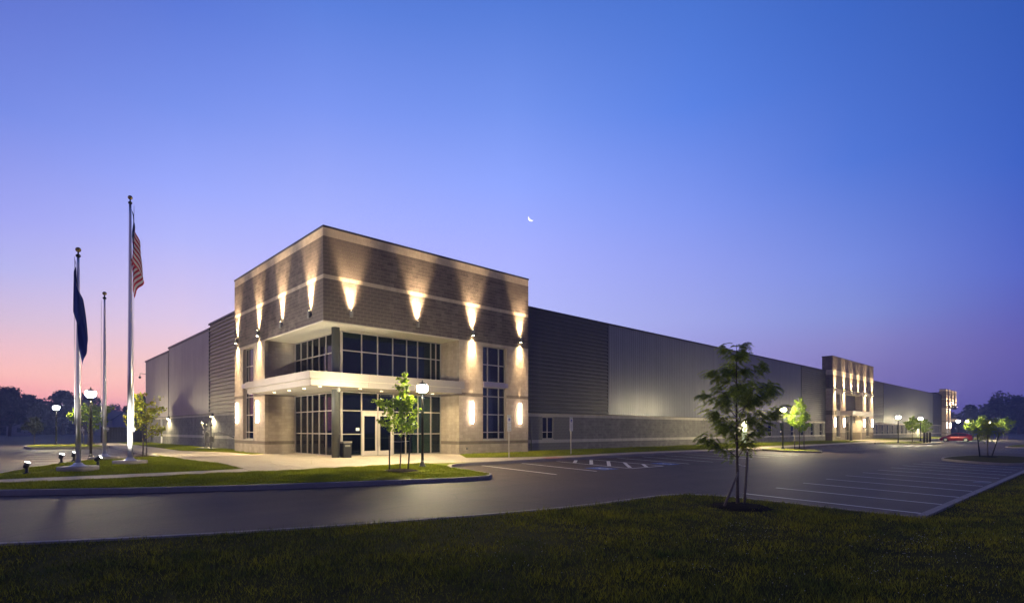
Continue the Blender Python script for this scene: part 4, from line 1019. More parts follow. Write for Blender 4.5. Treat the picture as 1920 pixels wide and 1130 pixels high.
# ------------------------------------------------------------------ small things
tr_ = empty('trash_can', (1.62, 1.0, 0), 'black square litter bin standing right of the dark round column', 'litter bin')
mb = MB(); mb.box(1.42, 1.86, .68, 1.10, 0.02, .78); mb.build('bin_body', M['black'], tr_)
mb = MB(); mb.box(1.40, 1.88, .66, 1.12, .80, .88); mb.box(1.46, 1.82, .72, 1.06, .78, .80); mb.build('lid', M['gas'], tr_)
mb = MB(); mb.box(1.5, 1.78, .668, .679, .6, .7); mb.build('slot', M['gas'], tr_)
def sign(x, y, lb):
    z = G(x, y) + .15; r = empty('parking_sign', (x, y, z), lb, 'sign', 'accessible parking signs')
    mb = MB(); mb.box(x - .025, x + .025, y - .01, y + .01, z - .05, z + 2.42)
    mb.box(x - .025, x - .018, y - .03, y - .01, z, z + 2.42); mb.box(x + .018, x + .025, y - .03, y - .01, z, z + 2.42); mb.build('post', M['galv'], r)
    box('sign_plate', M['signw'], r, x - .15, x + .15, y - .046, y - .034, z + 1.98, z + 2.43)
    sp = r.children[-1]
    box('grey_header', M['signg'], r, x - .14, x + .14, y - .050, y - .047, z + 2.30, z + 2.42)
    box('blue_square', M['signb'], r, x - .075, x + .075, y - .050, y - .047, z + 2.08, z + 2.25)
    g_ = MB()
    def st(pts, w2):
        for a, b in zip(pts[:-1], pts[1:]):
            a = Vector(a); b = Vector(b); t = (b - a).normalized(); nn = Vector((-t.y, t.x)) * w2 / 2
            g_.quad(*[(x + p.x, y - .0525, z + 2.165 + p.y) for p in (a - nn, b - nn, b + nn, a + nn)])
    st([(.036*math.cos(t) - .004, .036*math.sin(t) - .028) for t in [R(a) for a in range(110, 400, 36)]], .010)
    st([(-.014, .035), (-.012, -.004), (.03, -.004), (.045, -.055), (.06, -.05)], .013); st([(-.014, .06), (-.012, .045)], .02)
    g_.build('wheelchair_symbol', M['signw'], r)
    text('RESERVED', .052, (x, y - .052, z + 2.368), (R(90), 0, 0), M['signw'], r, 'lettering'); text('PARKING', .052, (x, y - .052, z + 2.315), (R(90), 0, 0), M['signw'], r, 'lettering')
    box('penalty_plate', M['signw'], r, x - .15, x + .15, y - .046, y - .034, z + 1.50, z + 1.96)
    g_ = MB()
    for k in range(5):
        zz = z + 1.88 - k * .08; ww = (.11, .09, .12, .10, .11)[k]; g_.box(x - ww, x + ww, y - .0485, y - .0462, zz, zz + .022)
    g_.build('printed_lines', M['signg'], r)
sign(9.55, -3.3, 'white accessible parking sign in front of the tower\'s right-hand pier')
sign(15.25, -3.05, 'white accessible parking sign in front of the dark ribbed wall')
b0 = empty('bollard', (0, 0, 0), 'x', 'bollard', 'three bollards near the red car')
MB().lathe((0, 0, 0), [(.13, 0), (.13, 1.38), (.11, 1.45), (.05, 1.48)], 16).build('post', M['black'], b0)
MB().lathe((0, 0, 0), [(.14, 0), (.17, .0), (.17, .05), (.135, .06)], 16).build('footing', M['kerb'], b0)
BL = ['left of three', 'middle of three', 'right of three']
for i, (x, y) in enumerate(((83.0,-9.57), (85.0,-9.55), (87.1,-9.52))):
    o = b0 if i == 0 else copy_tree(b0); o.location = (x, y, G(x, y) + .15)
    o['label'] = ('leftmost', 'middle', 'rightmost')[i] + ' of three tall dark bollards left of the red car'
pad = sheet('concrete_pad', [(82.4,-10.0),(86,-10.5),(91,-10.35),(94.9,-9.5),(95.2,-8.6),(90,-8.9),(83.5,-8.9)], .156, M['concrete'], kind='structure', cell=2)
# gas meters by the west wall
gm = empty('gas_meter_set', (.2, 21.2, 0), 'pair of grey gas meters and pipes beneath the wall light', 'gas meter')
gz = G(.2, 21) + .15
mb = MB(); mb.box(-.3, .75, 19.9, 22.6, gz - .05, gz + .05); mb.build('pad', M['kerb'], gm)
mb = MB()
mb.tube([(.2, 21.9, gz), (.2, 21.9, 1.9)], .04, 8); mb.tube([(.3, 22.3, gz), (.3, 22.3, 1.7)], .04, 8); mb.tube([(.2, 21.6, .95), (.2, 21.2, .95), (.2, 21.2, gz)], .035, 8); mb.tube([(.2, 20.5, gz), (.2, 20.5, 2.3)], .05, 8)
mb.tube([(.2, 20.5, .55), (.2, 19.7, .55), (.2, 19.7, 1.25), (.2, 18.0, 1.25), (.6, 17.6, 1.1), (.93, 17.2, .9)], .04, 8)
mb.tube([(.2, 21.9, 1.4), (.2, 20.5, 1.4)], .04, 8); mb.tube([(.2, 23.0, 1.9), (.2, 22.4, 1.5)], .03, 6)
mb.build('pipes', M['gas'], gm)
for y, z in ((21.75, 1.05), (20.5, .75)):
    q = MB(); q.box(.06, .34, y - .17, y + .17, z - .2, z + .2); q.lathe((.2, y, z + .2), [(.13, 0), (.11, .06), (.04, .09)], 12); q.build('meter', M['gas'], gm)
for y, z in ((21.8, 1.78), (20.5, 1.85), (23.1, 2.0)):
    q = MB(); q.lathe((.2, y, z), [(.04, -.10), (.15, -.02), (.15, .02), (.05, .06), (.035, .18)], 14); q.build('regulator', M['gas'], gm)
for y, z in ((21.2, .4), (20.9, 1.4), (22.3, .9)):
    q = MB(); q.tube([(.1, y, z), (.3, y, z)], .05, 8); q.tube([(.2, y - .1, z), (.2, y + .1, z)], .055, 8); q.build('valve', M['gas'], gm)
box('meter_index', M['meterw'], gm, -.06, -.03, 21.55, 21.75, 1.2, 1.4)
# small utility box and post far along the west wall
ub = MB(); ub.box(.55, .78, 46.5, 47.2, .3, 1.2); ub.tube([(.6, 47.8, 0), (.6, 47.8, 2.4)], .06, 8); ub.tube([(.6, 46.2, 0), (.6, 46.2, 1.1)], .04, 8)
tag(ub.build('utility_cabinet', M['gas']), 'small grey utility cabinet and standpipes at the far end of the left wall', 'utility box')

# ------------------------------------------------------------------ trees
def leaf_mesh(name, pts, size, m_, parent, seed=1, droop=0.3):
    """pts: (n,3) leaf centres; every leaf a folded four-cornered blade"""
    rg = np.random.default_rng(seed); n_ = len(pts)
    a = rg.uniform(0, 2*PI, n_); el = rg.normal(-droop, .55, n_)
    d = np.stack([np.cos(a)*np.cos(el), np.sin(a)*np.cos(el), np.sin(el)], -1)
    up = rg.normal(0, 1, (n_, 3)); s = np.cross(d, up); s /= np.linalg.norm(s, axis=1, keepdims=True)
    nn = np.cross(d, s); L_ = size * rg.uniform(.6, 1.25, n_)[:, None]
    v = np.stack([pts - d*L_*.5, pts + s*L_*.36 - nn*L_*.08, pts + d*L_*.55, pts - s*L_*.36 - nn*L_*.08], 1).reshape(-1, 3)
    i = np.arange(n_) * 4
    t = np.concatenate([np.stack([i, i+1, i+2], -1), np.stack([i, i+2, i+3], -1)])
    off = origin(parent)
    return np_mesh(name, v - np.array(off), t, m_, parent)
def tree(x, y, z, H, cb_, prof, lb, cat='tree', name='young_tree', trunk_r=.04, nl=14, leaves=2600, lsize=.12, leafm=None, seed=1, stakes=0, up=.9, multi=1, group=None, mulch=.6, frond=False, lean=(0, 0), bark='bark', spread=.16, tw=5):
    rnd = random.Random(seed); rg = np.random.default_rng(seed)
    r = empty(name, (x, y, z), lb, cat, group)
    tk = MB(); twigs = []
    bases = [(x + (rnd.uniform(-.18, .18) if multi > 1 else 0), y + (rnd.uniform(-.18, .18) if multi > 1 else 0)) for _ in range(multi)]
    for bi, (bx, by) in enumerate(bases):
        n_ = 9; pts = []; ph = rnd.uniform(0, 6)
        hh = H * (1 if bi == 0 else rnd.uniform(.8, .95))
        for k in range(n_ + 1):
            t = k / n_; pts.append(Vector((bx + lean[0]*t + .035*H*.3*math.sin(3*t + ph)*t, by + lean[1]*t + .03*H*.3*math.cos(2.5*t + ph)*t, z + hh*.91*t)))
        tk.tube(pts, [trunk_r*(1 - .85*(k/n_))*(1.25 if k == 0 else 1) for k in range(n_ + 1)], 8)
        for k in range(nl // multi):
            t = cb_ + (1 - cb_) * ((k + rnd.random()*.8) / (nl // multi)) * .96
            i = min(int(t * n_), n_ - 1); p = pts[i].lerp(pts[i+1], t*n_ - i)
            rr = prof((t - cb_) / (1 - cb_)) * rnd.uniform(.75, 1.12); az_ = k * 2.4 + rnd.uniform(-.5, .5)
            rise = rr * up * rnd.uniform(.7, 1.2); q = []
            for j in range(6):
                u = j / 5; rad_ = rr * u; q.append(p + Vector((math.cos(az_)*rad_, math.sin(az_)*rad_, rise * (u - .25*u*u))) + Vector((rnd.uniform(-1, 1), rnd.uniform(-1, 1), rnd.uniform(-.6, .6))) * .035 * j * min(rr, 1))
            if q[-1].z > z + H: 
                for v_ in q: v_.z = min(v_.z, z + H)
            tk.tube(q, [max(.004, trunk_r*.42*(1 - .8*t)*(1 - .75*j/5)) for j in range(6)], 5)
            twigs.append((q, rr))
            for c_2 in range(tw if rr > .25 else 2):
                u = rnd.uniform(.3, .98); j = min(int(u*5), 4); a0 = q[j].lerp(q[j+1], u*5 - j); az2 = az_ + rnd.choice((-1, 1))*rnd.uniform(.5, 1.3); ln = rr * rnd.uniform(.22, .42)
                q2 = [a0 + Vector((math.cos(az2), math.sin(az2), .35*up))*ln*w2 for w2 in (0, .35, .7, 1)]
                q2[3].z -= .05*ln; tk.tube(q2, [.006*max(1, H/5)*(1 - .2*w2) for w2 in range(4)], 4); twigs.append((q2, ln))
    tk.build('trunk', M[bark], r)
    # leaf points along limbs and twigs
    wts = np.array([w2 for _, w2 in twigs]) ** 1.0; wts /= wts.sum(); P = []
    cnt = rg.multinomial(leaves, wts)
    for (q, w2), c3 in zip(twigs, cnt):
        q = np.array([tuple(v_) for v_ in q]); m2 = len(q) - 1
        u = rg.beta(2.2, 1.2, c3) * m2; j = np.minimum(u.astype(int), m2 - 1); f = (u - j)[:, None]
        P.append(q[j]*(1 - f) + q[j+1]*f + rg.normal(0, spread*min(w2, .8) + .02, (c3, 3)))
    P = np.concatenate(P)
    if not frond: leaf_mesh('foliage', P, lsize, leafm or M['leaf'], r, seed)
    else:
        n_ = len(P); a = rg.uniform(0, 2*PI, n_); d = np.stack([np.cos(a), np.sin(a), rg.normal(-.05, .25, n_)], -1); V = []; T = []
        # outward bias: fronds point away from the trunk
        o_ = P - np.array([x, y, 0]); o_[:, 2] = 0; nr = np.linalg.norm(o_, axis=1, keepdims=True) + .05; d[:, :2] += .9*(o_/nr)[:, :2]; d /= np.linalg.norm(d, axis=1, keepdims=True)
        sd = np.cross(d, [0, 0, 1.0]); sd /= np.linalg.norm(sd, axis=1, keepdims=True) + 1e-6
        Lf = rg.uniform(.16, .30, n_)[:, None]; k8 = 9; base = 0
        for k in range(k8):
            u = (k + .5) / k8; c = P + d*Lf*u - np.array([0, 0, 1.0])*Lf*(.42*u*u)
            dd = d - np.array([0, 0, 1.0])*.8*u; ll = .055*(1 - .45*abs(u - .45))
            for sg in (-1, 1):
                tip = c + sg*sd*ll + dd*.012 - np.array([0, 0, .02])
                w2 = dd / np.linalg.norm(dd, axis=1, keepdims=True)*.011
                V += [c - w2, c + w2, tip + w2*.8, tip - w2*.4]; T.append(1)
        V = np.stack(V, 1); nv = V.shape[1]; V = V.reshape(-1, 3)
        idx = (np.arange(n_)*nv)[:, None] + (np.arange(nv // 4)*4)[None, :]; idx = idx.ravel()
        t = np.stack([idx, idx+1, idx+2, idx+3], -1)
        np_mesh('foliage', V - np.array(origin(r)), t, leafm or M['leafl'], r)
    if mulch:
        mb = MB(); n2 = 20; rr = [(mulch*(1 + rnd.uniform(-.12, .12))) for _ in range(n2)]
        ring = lambda s, h: [(x + rr[k]*s*math.cos(2*PI*k/n2), y + rr[k]*s*math.sin(2*PI*k/n2), z + h + rnd.uniform(-.008, .008)) for k in range(n2)]
        rs = [ring(1, -.01), ring(.8, .035), ring(.45, .075), ring(.12, .09)]
        for a, b in zip(rs[:-1], rs[1:]):
            for k in range(n2): mb.quad(a[k], a[(k+1) % n2], b[(k+1) % n2], b[k], smooth=True)
        mb.quad(*rs[-1])
        for _ in range(160):
            a = rnd.uniform(0, 2*PI); q = mulch*math.sqrt(rnd.random())*1.02; px, py = x + q*math.cos(a), y + q*math.sin(a); h = z + .085*(1 - (q/mulch)) + .0; s2 = rnd.uniform(.015, .04)
            mb.quad((px - s2, py, h), (px, py - s2*.5, h + .01), (px + s2, py, h + .02), (px, py + s2*.5, h + .03))
        mb.build('mulch_ring', M['mulch'], None)
        tag(bpy.context.scene.objects[-1] if False else mulch_last(), 'ring of dark mulch at the foot of the ' + lb, 'mulch', kind='stuff')
    return r
def mulch_last():
    return [o_ for o_ in bpy.data.objects if o_.name.startswith('mulch_ring')][-1] if False else COL.objects[-1]
def stake(x, y, z, h, dx, dy, lb, r=.03, m_='stake'):
    mb = MB(); mb.tube([(x, y, z - .05), (x + dx, y + dy, z + h)], [r, r*.92], 8)
    tag(mb.build('tree_stake', M[m_]), lb, 'tree stake', 'wooden stakes beside the young trees')
def tie(a, b, lb):
    mb = MB(); mb.tube([a, ((a[0]+b[0])/2, (a[1]+b[1])/2, (a[2]+b[2])/2 - .02), b], .008, 5); tag(mb.build('tree_tie', M['signw']), lb, 'tree tie')
oval = lambda w2: (lambda t: w2 * (math.sin(PI * min(1, .18 + t*.82)) ** .7 * .9 + .12) * (1 - .25*t))
# foreground locust
fx, fy = 3.11, -19.61; fz = G(fx, fy) + .09
tree(fx, fy, fz, 4.95, .27, lambda t: .84*(1 - t)**.6*(.85 + .5*math.sin(PI*min(1, t*1.4))**2)*(1 + .28*math.sin(t*23)) + .10, 'dark feathery-leaved tree on the foreground lawn, before the car park', name='locust_tree', trunk_r=.045, nl=24, leaves=1500, frond=True, seed=19, up=1.15, mulch=.85, spread=.10, tw=5, leafm=M['leafl'])
def at_px(base, lat, dep): return (base[0] + RGT.x*lat + FWD.x*dep, base[1] + RGT.y*lat + FWD.y*dep)
s1 = at_px((fx, fy), -.50, -.25); stake(s1[0], s1[1], fz, .98, RGT.x*.42, RGT.y*.42, 'leaning weathered stake left of the dark foreground tree trunk', .035)
s2_ = at_px((fx, fy), .20, .05); stake(s2_[0], s2_[1], fz, 1.52, RGT.x*.10, RGT.y*.10, 'upright weathered stake right of the dark foreground tree trunk', .035)
tie((fx, fy, fz + 1.18), (s2_[0] + RGT.x*.08, s2_[1] + RGT.y*.08, fz + 1.12), 'pale strap tying the foreground tree to its upright stake')
# tree before the tower
tx, ty = .19, -6.84; tz = G(tx, ty) + .15
tree(tx, ty, tz, 4.35, .28, lambda t: .72*(1 - t)**.55*(.55 + .75*math.sin(PI*min(1, t*1.6 + .15))) + .12, 'bright green young tree between two stakes in front of the tower doors', trunk_r=.028, nl=24, leaves=1900, lsize=.125, seed=3, lean=(.11, -.10), up=1.3, mulch=.75, spread=.12, tw=5)
a_ = at_px((tx, ty), -.43, 0); stake(a_[0], a_[1], tz, 1.45, 0, 0, 'upright left stake of the young tree before the tower doors', .032, 'black')
a_ = at_px((tx, ty), .34, -.1); stake(a_[0], a_[1], tz, 1.5, RGT.x*.12, RGT.y*.12, 'slightly leaning right stake of the young tree before the tower doors', .032, 'black')
tie(tuple(at_px((tx, ty), -.40, 0)) + (tz + 1.2,), tuple(at_px((tx, ty), .40, -.1)) + (tz + 1.22,), 'white strap between the stakes of the tree before the tower')
# flagpole lawn tree, turning leaves
tx, ty = -6.2, 8.3; tz = G(tx, ty) + .15
tree(tx, ty, tz, 3.55, .32, lambda t: .95*(1 - t)**.5*(.7 + .4*math.sin(PI*t)) + .1, 'three-stemmed young tree with yellow-green leaves behind the tallest flagpole', trunk_r=.028, nl=24, leaves=1500, lsize=.13, seed=11, up=1.2, multi=3, mulch=.6, leafm=M['leafred'], spread=.10)
# island trees
def young(x, y, H, lb, seed, w2=.9, leaves=1500, ls=.16, dz=.15, stakes_=2, leafm=None, cb_=.32, mulch=.6):
    z = G(x, y) + dz
    tree(x, y, z, H, cb_, lambda t: w2*(1 - t)**.5*(.65 + .5*math.sin(PI*min(1, t*1.4 + .1))) + .1, lb, trunk_r=.04, nl=22, leaves=leaves, lsize=ls, seed=seed, up=1.2, mulch=mulch, leafm=leafm, spread=.16)
    for k in range(stakes_):
        d = (-1, 1)[k]*.42; q = at_px((x, y), d, 0)
        stake(q[0], q[1], z, 1.55, 0, 0, ('left', 'right')[k] + ' stake of the ' + lb.replace('bright ','').replace('between two stakes ',''), .035)
young(41.0, -7.9, 5.0, 'bright lime-green tree between two stakes on the island by the lit lamp', 21, .85, 2300, .18, cb_=.3)
young(84.5, -7.9, 3.9, 'clipped bright green tree left of the three bollards', 23, .95, 1600, .2, stakes_=0, cb_=.36)
young(97.5, -4.6 - 2.5, 3.9, 'rounded green tree directly behind the three bollards', 24, .95, 1700, .2, stakes_=0, dz=.0, mulch=0, cb_=.34)
young(130.2, -8.6, 4.3, 'small pale green tree between the two lamps over the red car', 25, 1.1, 1100, .28, mulch=0)
young(134.5, -10.0, 5.3, 'wide bright green tree right of the lamp over the red car', 26, 1.35, 1700, .3, mulch=0)
young(146.5, -12.4, 5.2, 'thin green tree lit from its left by the farthest lamp', 27, 1.6, 1000, .32, mulch=0, dz=0)
young(-5.6, 38.5, 4.2, 'airy green tree behind the second lamp on the left island', 28, 1.5, 1100, .24, mulch=0)
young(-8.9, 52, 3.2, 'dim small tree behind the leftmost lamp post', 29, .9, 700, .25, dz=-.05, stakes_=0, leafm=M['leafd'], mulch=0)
# dark island tree at right
x, y = 45.1, -20.4; z = G(x, y) + .15
tree(x, y, z, 3.3, .5, lambda t: .95*(1 - t)**.5 + .12, 'dark spreading tree on the kerbed island at the far right', name='locust_tree', trunk_r=.05, nl=16, leaves=620, frond=True, seed=31, up=.28, mulch=.6, spread=.3, leafm=M['leafl'])
q = at_px((x, y), -.62, 0); stake(q[0], q[1], z, 1.75, -RGT.x*.2, -RGT.y*.2, 'left outward-leaning stake of the dark island tree at the right', .045, 'black')
q = at_px((x, y), .3, 0); stake(q[0], q[1], z, 1.8, RGT.x*.6, RGT.y*.6, 'right outward-leaning stake of the dark island tree at the right', .045, 'black')

# background trees: big crowns out of many leaf clumps
def big_tree(x, y, H, Wd, lb, seed, cone=False, leaves=3600, z=None, grp='trees on the skyline'):
    rg = np.random.default_rng(seed); rnd = random.Random(seed); z = (G(x, y) - .1) if z is None else z
    r = empty('tree', (x, y, z), lb, 'tree', grp); mb = MB()
    mb.tube([(x, y, z), (x + .2, y, z + H*.35), (x, y + .2, z + H*.8)], [H*.03, H*.022, H*.008], 8)
    lobes = []
    for k in range(16 if not cone else 10):
        t = rnd.random(); a = rnd.uniform(0, 2*PI)
        if cone: t = k / 10; rr = Wd*.42*(1 - t)*rnd.uniform(.3, .8); c = (x + rr*math.cos(a), y + rr*math.sin(a), z + H*(.18 + .72*t)); s = Wd*.30*(1.15 - t)
        else:
            rr = Wd*.33*math.sin(PI*min(1, .25 + t*.8))*rnd.uniform(.3, 1.1); c = (x + rr*math.cos(a), y + rr*math.sin(a), z + H*(.28 + .56*t)); s = Wd*rnd.uniform(.13, .24)
        lobes.append((c, s)); mb.tube([(x, y, z + H*.3), ((x + c[0])/2, (y + c[1])/2, (z + H*.3 + c[2])/2 + .3), c], [H*.012, H*.008, H*.003], 5)
    mb.build('trunk', M['bark'], r)
    P = []
    for c, s in lobes:
        n_ = leaves // len(lobes); d = rg.normal(0, 1, (n_, 3)); d /= np.linalg.norm(d, axis=1, keepdims=True)
        P.append(np.array(c) + d*(s*rg.uniform(.55, 1.12, n_)**.8)[:, None]*np.array([1, 1, .85]))
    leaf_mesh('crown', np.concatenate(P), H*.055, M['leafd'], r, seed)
BT = [(-13.2,180.2,14,13,0,'tall dark tree cut by the left edge of the view'),(-9.4,163.8,12.6,11,0,'dark ragged tree second from the left edge on the skyline'),(-5.6,173.7,11.7,11,0,'dark rounded tree left of the pointed one on the hazy skyline'),
      (-1.1,216.8,13.6,10,1,'pointed cone-shaped tree left of the leftmost lamp glow'),(3.6,198.6,15,13,0,'large rounded tree behind the leftmost lamp glow'),(9.4,201.0,15.4,15,0,'large rounded tree directly behind the nearest flagpole'),
      (16.6,152.9,12,9,0,'dark leafy tree beside the far left corner of the warehouse'),(39.3,377.6,17,20,0,'pale distant tree fading in haze between two flagpoles')]
BR = [(304.0,13.0,14.6,10,0,'round dark tree just right of the farthest tower'),(306.0,7.5,14.6,9,0,'small round dark tree second right of the farthest tower'),(296.0,2.5,18.0,17,0,'highest dark tree with ragged top on the right skyline'),
      (306.0,-2.5,17.4,15,0,'wide dark tree on the right skyline, right of the highest'),(306.0,-7.0,16.0,13,0,'dark tree near the right edge of the skyline'),(300.0,-12.5,15.0,15,0,'dark tree cut by the right edge of the view')]
for i, (x, y, H, Wd, cone, lb) in enumerate(BT[:] + BR): big_tree(x, y, H, Wd, lb, 50 + i, bool(cone))
def wood(name, pts, H, lb, seed, n_=9000):
    rg = np.random.default_rng(seed); P = []
    seglen = [math.dist(a, b) for a, b in zip(pts[:-1], pts[1:])]; tot = sum(seglen)
    for (a, b), s in zip(zip(pts[:-1], pts[1:]), seglen):
        c = int(n_ * s / tot); t = rg.random(c); x = a[0] + (b[0]-a[0])*t; y = a[1] + (b[1]-a[1])*t
        h = H*(.72 + .28*np.sin(t*s*.31 + seed)*np.sin(t*s*.13 + 2)); zz = rg.random(c)**.8*h
        P.append(np.stack([x + rg.normal(0, 2.5, c), y + rg.normal(0, 2.5, c), -.2 + zz], -1))
    P = np.concatenate(P); rg2 = empty('dummy', (0, 0, 0), None, None) if False else None
    n2 = len(P); a = rg.uniform(0, 2*PI, n2); d = np.stack([np.cos(a), np.sin(a), rg.normal(0, .5, n2)], -1); s = np.cross(d, rg.normal(0, 1, (n2, 3))); s /= np.linalg.norm(s, axis=1, keepdims=True)
    L_ = .8*rg.uniform(.6, 1.3, n2)[:, None]; V = np.stack([P - d*L_, P + s*L_*.7, P + d*L_, P - s*L_*.7], 1).reshape(-1, 3); i = np.arange(n2)*4
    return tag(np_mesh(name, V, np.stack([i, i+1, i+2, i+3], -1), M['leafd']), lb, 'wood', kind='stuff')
wood('distant_wood', [(-60,175),(-22,185),(4,225),(30,245),(60,255)], 8.5, 'low blue hazy band of far trees across the left horizon', 91)
wood('distant_wood', [(330,60),(330,10),(322,-18),(322,-45)], 13, 'dark mass of far trees along the right horizon', 92, 12000)

# far houses and the dark fence on the left
def house(x, y, w2, d2, h, rh, rot, lb, shed=False):
    r = empty('shed' if shed else 'house', (x, y, G(x, y) - .1), lb, 'shed' if shed else 'house')
    r.rotation_euler = (0, 0, rot)
    def add(mb, nm, m_):
        o_ = mb.build(nm, m_); o_.parent = r; return o_
    mb = MB(); mb.box(-w2/2, w2/2, -d2/2, d2/2, 0, h); mb.quad((-w2/2, -d2/2, h), (w2/2, -d2/2, h), (0, -d2/2, h + rh)); mb.quad((-w2/2, d2/2, h), (w2/2, d2/2, h), (0, d2/2, h + rh)); add(mb, 'wall', M['house'])
    mb = MB(); t = .2
    for s in (-1, 1):
        a = [(s*(w2/2 + .4), -d2/2 - .3, h - .15), (s*(w2/2 + .4), d2/2 + .3, h - .15), (0, d2/2 + .3, h + rh + .1), (0, -d2/2 - .3, h + rh + .1)]
        mb.quad(*a); mb.quad(*[(p[0], p[1], p[2] + t) for p in a[::-1]])
        for k in range(4): p, q = a[k], a[(k+1) % 4]; mb.quad(p, q, (q[0], q[1], q[2] + t), (p[0], p[1], p[2] + t))
    add(mb, 'roof', M['roof'])
    for k in range(2 if not shed else 1):
        mb = MB(); mb.box(-w2*.25 + k*w2*.4, -w2*.25 + k*w2*.4 + .9, -d2/2 - .05, -d2/2 - .005, 1, 2.2); add(mb, 'window', M['carglass'])
house(14.2, 176, 6.5, 8, 4.6, 2.4, R(25), 'hazy gabled house between the two right flagpoles')
house(-7.4, 172, 4.2, 3.0, 2.6, .7, R(20), 'small pale shed in the haze at the far left', True)
fe = empty('fence', (-2.0, 62, G(-5, 62) - .1), 'low dark board fence behind the bare flagpole at the car park end', 'fence')
for k in range(26):
    x = -2.0 + k*.3; box('board', M['wood'], fe, x, x + .285, 61.98, 62.02, G(x, 62) - .1, 1.82)
for k in range(5): box('post', M['wood'], fe, -2.0 + k*1.9, -1.88 + k*1.9, 62.03, 62.15, G(0, 62) - .1, 1.86)

# ------------------------------------------------------------------ red car
def car(cx_, cy_, rot):
    r = empty('parked_car', (cx_, cy_, G(cx_, cy_) + .005), 'red hatchback parked side-on near the far entrance, nose toward the building', 'car')
    r.rotation_euler = (0, 0, rot)
    def add(mb, nm, m_, par=None):
        o_ = mb.build(nm, m_); o_.parent = par or r; return o_
    # stations along +Y (nose): y, half width low/high, bottom z, shoulder z, roof z, roof half width
    S = [(-2.20,.62,.30,.86,.90,.55),(-2.12,.78,.24,.98,1.08,.56),(-1.75,.85,.20,1.00,1.26,.57),(-1.2,.87,.19,.98,1.42,.58),(-.5,.88,.19,.96,1.49,.59),(.1,.88,.19,.94,1.47,.58),(.6,.88,.19,.93,1.32,.57),(1.15,.87,.19,.92,1.02,.60),(1.6,.84,.20,.84,.88,.62),(2.0,.76,.22,.72,.75,.58),(2.24,.56,.30,.58,.60,.45)]
    def ring(s):
        y, w2, zb, zs, zr, wr = s
        return [(-w2*.9, y, zb), (-w2, y, zb + .18), (-w2, y, zs - .12), (-w2*.96, y, zs), (-wr, y, zr - .03), (-wr*.8, y, zr), (wr*.8, y, zr), (wr, y, zr - .03), (w2*.96, y, zs), (w2, y, zs - .12), (w2, y, zb + .18), (w2*.9, y, zb)]
    rs = [ring(s) for s in S]; mb = MB()
    for a, b in zip(rs[:-1], rs[1:]):
        for k in range(12): mb.quad(a[k], a[(k+1) % 12], b[(k+1) % 12], b[k], smooth=k not in (11,))
    mb.quad(*rs[0][::-1]); mb.quad(*rs[-1]); body = add(mb, 'body', M['red'])
    bm = bmesh.new(); bm.from_mesh(body.data); bmesh.ops.remove_doubles(bm, verts=bm.verts[:], dist=1e-4); bmesh.ops.recalc_face_normals(bm, faces=bm.faces[:]); bm.to_mesh(body.data); bm.free()
    for sx_ in (-1, 1):
        for (ya, yb) in ((-1.55, -.42), (-.36, .62)):
            mb = MB(); pts = []
            def sp(y):
                for a, b in zip(S[:-1], S[1:]):
                    if a[0] <= y <= b[0]:
                        t = (y - a[0])/(b[0] - a[0]); return [a[i]*(1-t) + b[i]*t for i in range(6)]
            n2 = 6; lo = []; hi = []
            for k in range(n2 + 1):
                y = ya + (yb - ya)*k/n2; s = sp(y); f0, f1 = .12, .86
                P_ = lambda f: (sx_*((s[1]*.96)*(1-f) + s[5]*f + .02), y, s[3]*(1-f) + (s[4]-.03)*f + .004)
                lo.append(P_(f0)); hi.append(P_(f1))
            for k in range(n2): mb.quad(lo[k], lo[k+1], hi[k+1], hi[k]) if sx_ > 0 else mb.quad(lo[k+1], lo[k], hi[k], hi[k+1])
            add(mb, 'side_window', M['carglass'])
        mb = MB(); mb.box(sx_*.9 - .08, sx_*.9 + .08, .62, .74, .93, 1.04); add(mb, 'wing_mirror', M['red'])
        mb = MB(); mb.box(min(sx_*.5, sx_*.78), max(sx_*.5, sx_*.78), 1.95, 2.11, .60, .72); add(mb, 'headlight', M['hl'])
        mb = MB(); mb.box(min(sx_*.60, sx_*.84), max(sx_*.60, sx_*.84), -2.17, -1.98, .80, 1.0); add(mb, 'tail_light', M['tl'])
        mb = MB(); mb.box(min(sx_*.885, sx_*.895), max(sx_*.885, sx_*.895), -.46, -.30, .80, .83); add(mb, 'door_handle', M['rim'])
        for y in (-1.35, 1.36):
            mb = MB(); mb.tube([(sx_*.66, y, .315), (sx_*.895, y, .315)], .315, 22); w3 = add(mb, 'wheel', M['tyre'])
            mb = MB(); mb.tube([(sx_*.88, y, .315), (sx_*.905, y, .315)], .205, 18); rm = add(mb, 'rim', M['rim'], w3)
            mb = MB()
            mb.tube([(sx_*.70, y, .36), (sx_*.888, y, .36)], .365, 20); add(mb, 'wheel_arch', M['black'])
    for nm, (ya, yb) in (('windscreen', (.62, 1.12)), ('rear_window', (-2.08, -1.3))):
        sa = [s for s in S]; mb = MB()
        def sp(y):
            for a, b in zip(S[:-1], S[1:]):
                if a[0] <= y <= b[0]:
                    t = (y - a[0])/(b[0] - a[0]); return [a[i]*(1-t) + b[i]*t for i in range(6)]
        a, b = sp(ya), sp(yb)
        mb.quad((-a[5]*.78, ya, a[4] + .008), (a[5]*.78, ya, a[4] + .008), (b[5]*.8, yb, b[4] + .008), (-b[5]*.8, yb, b[4] + .008)); add(mb, nm, M['carglass'])
    return r
car(107.4, -9.66, 0)

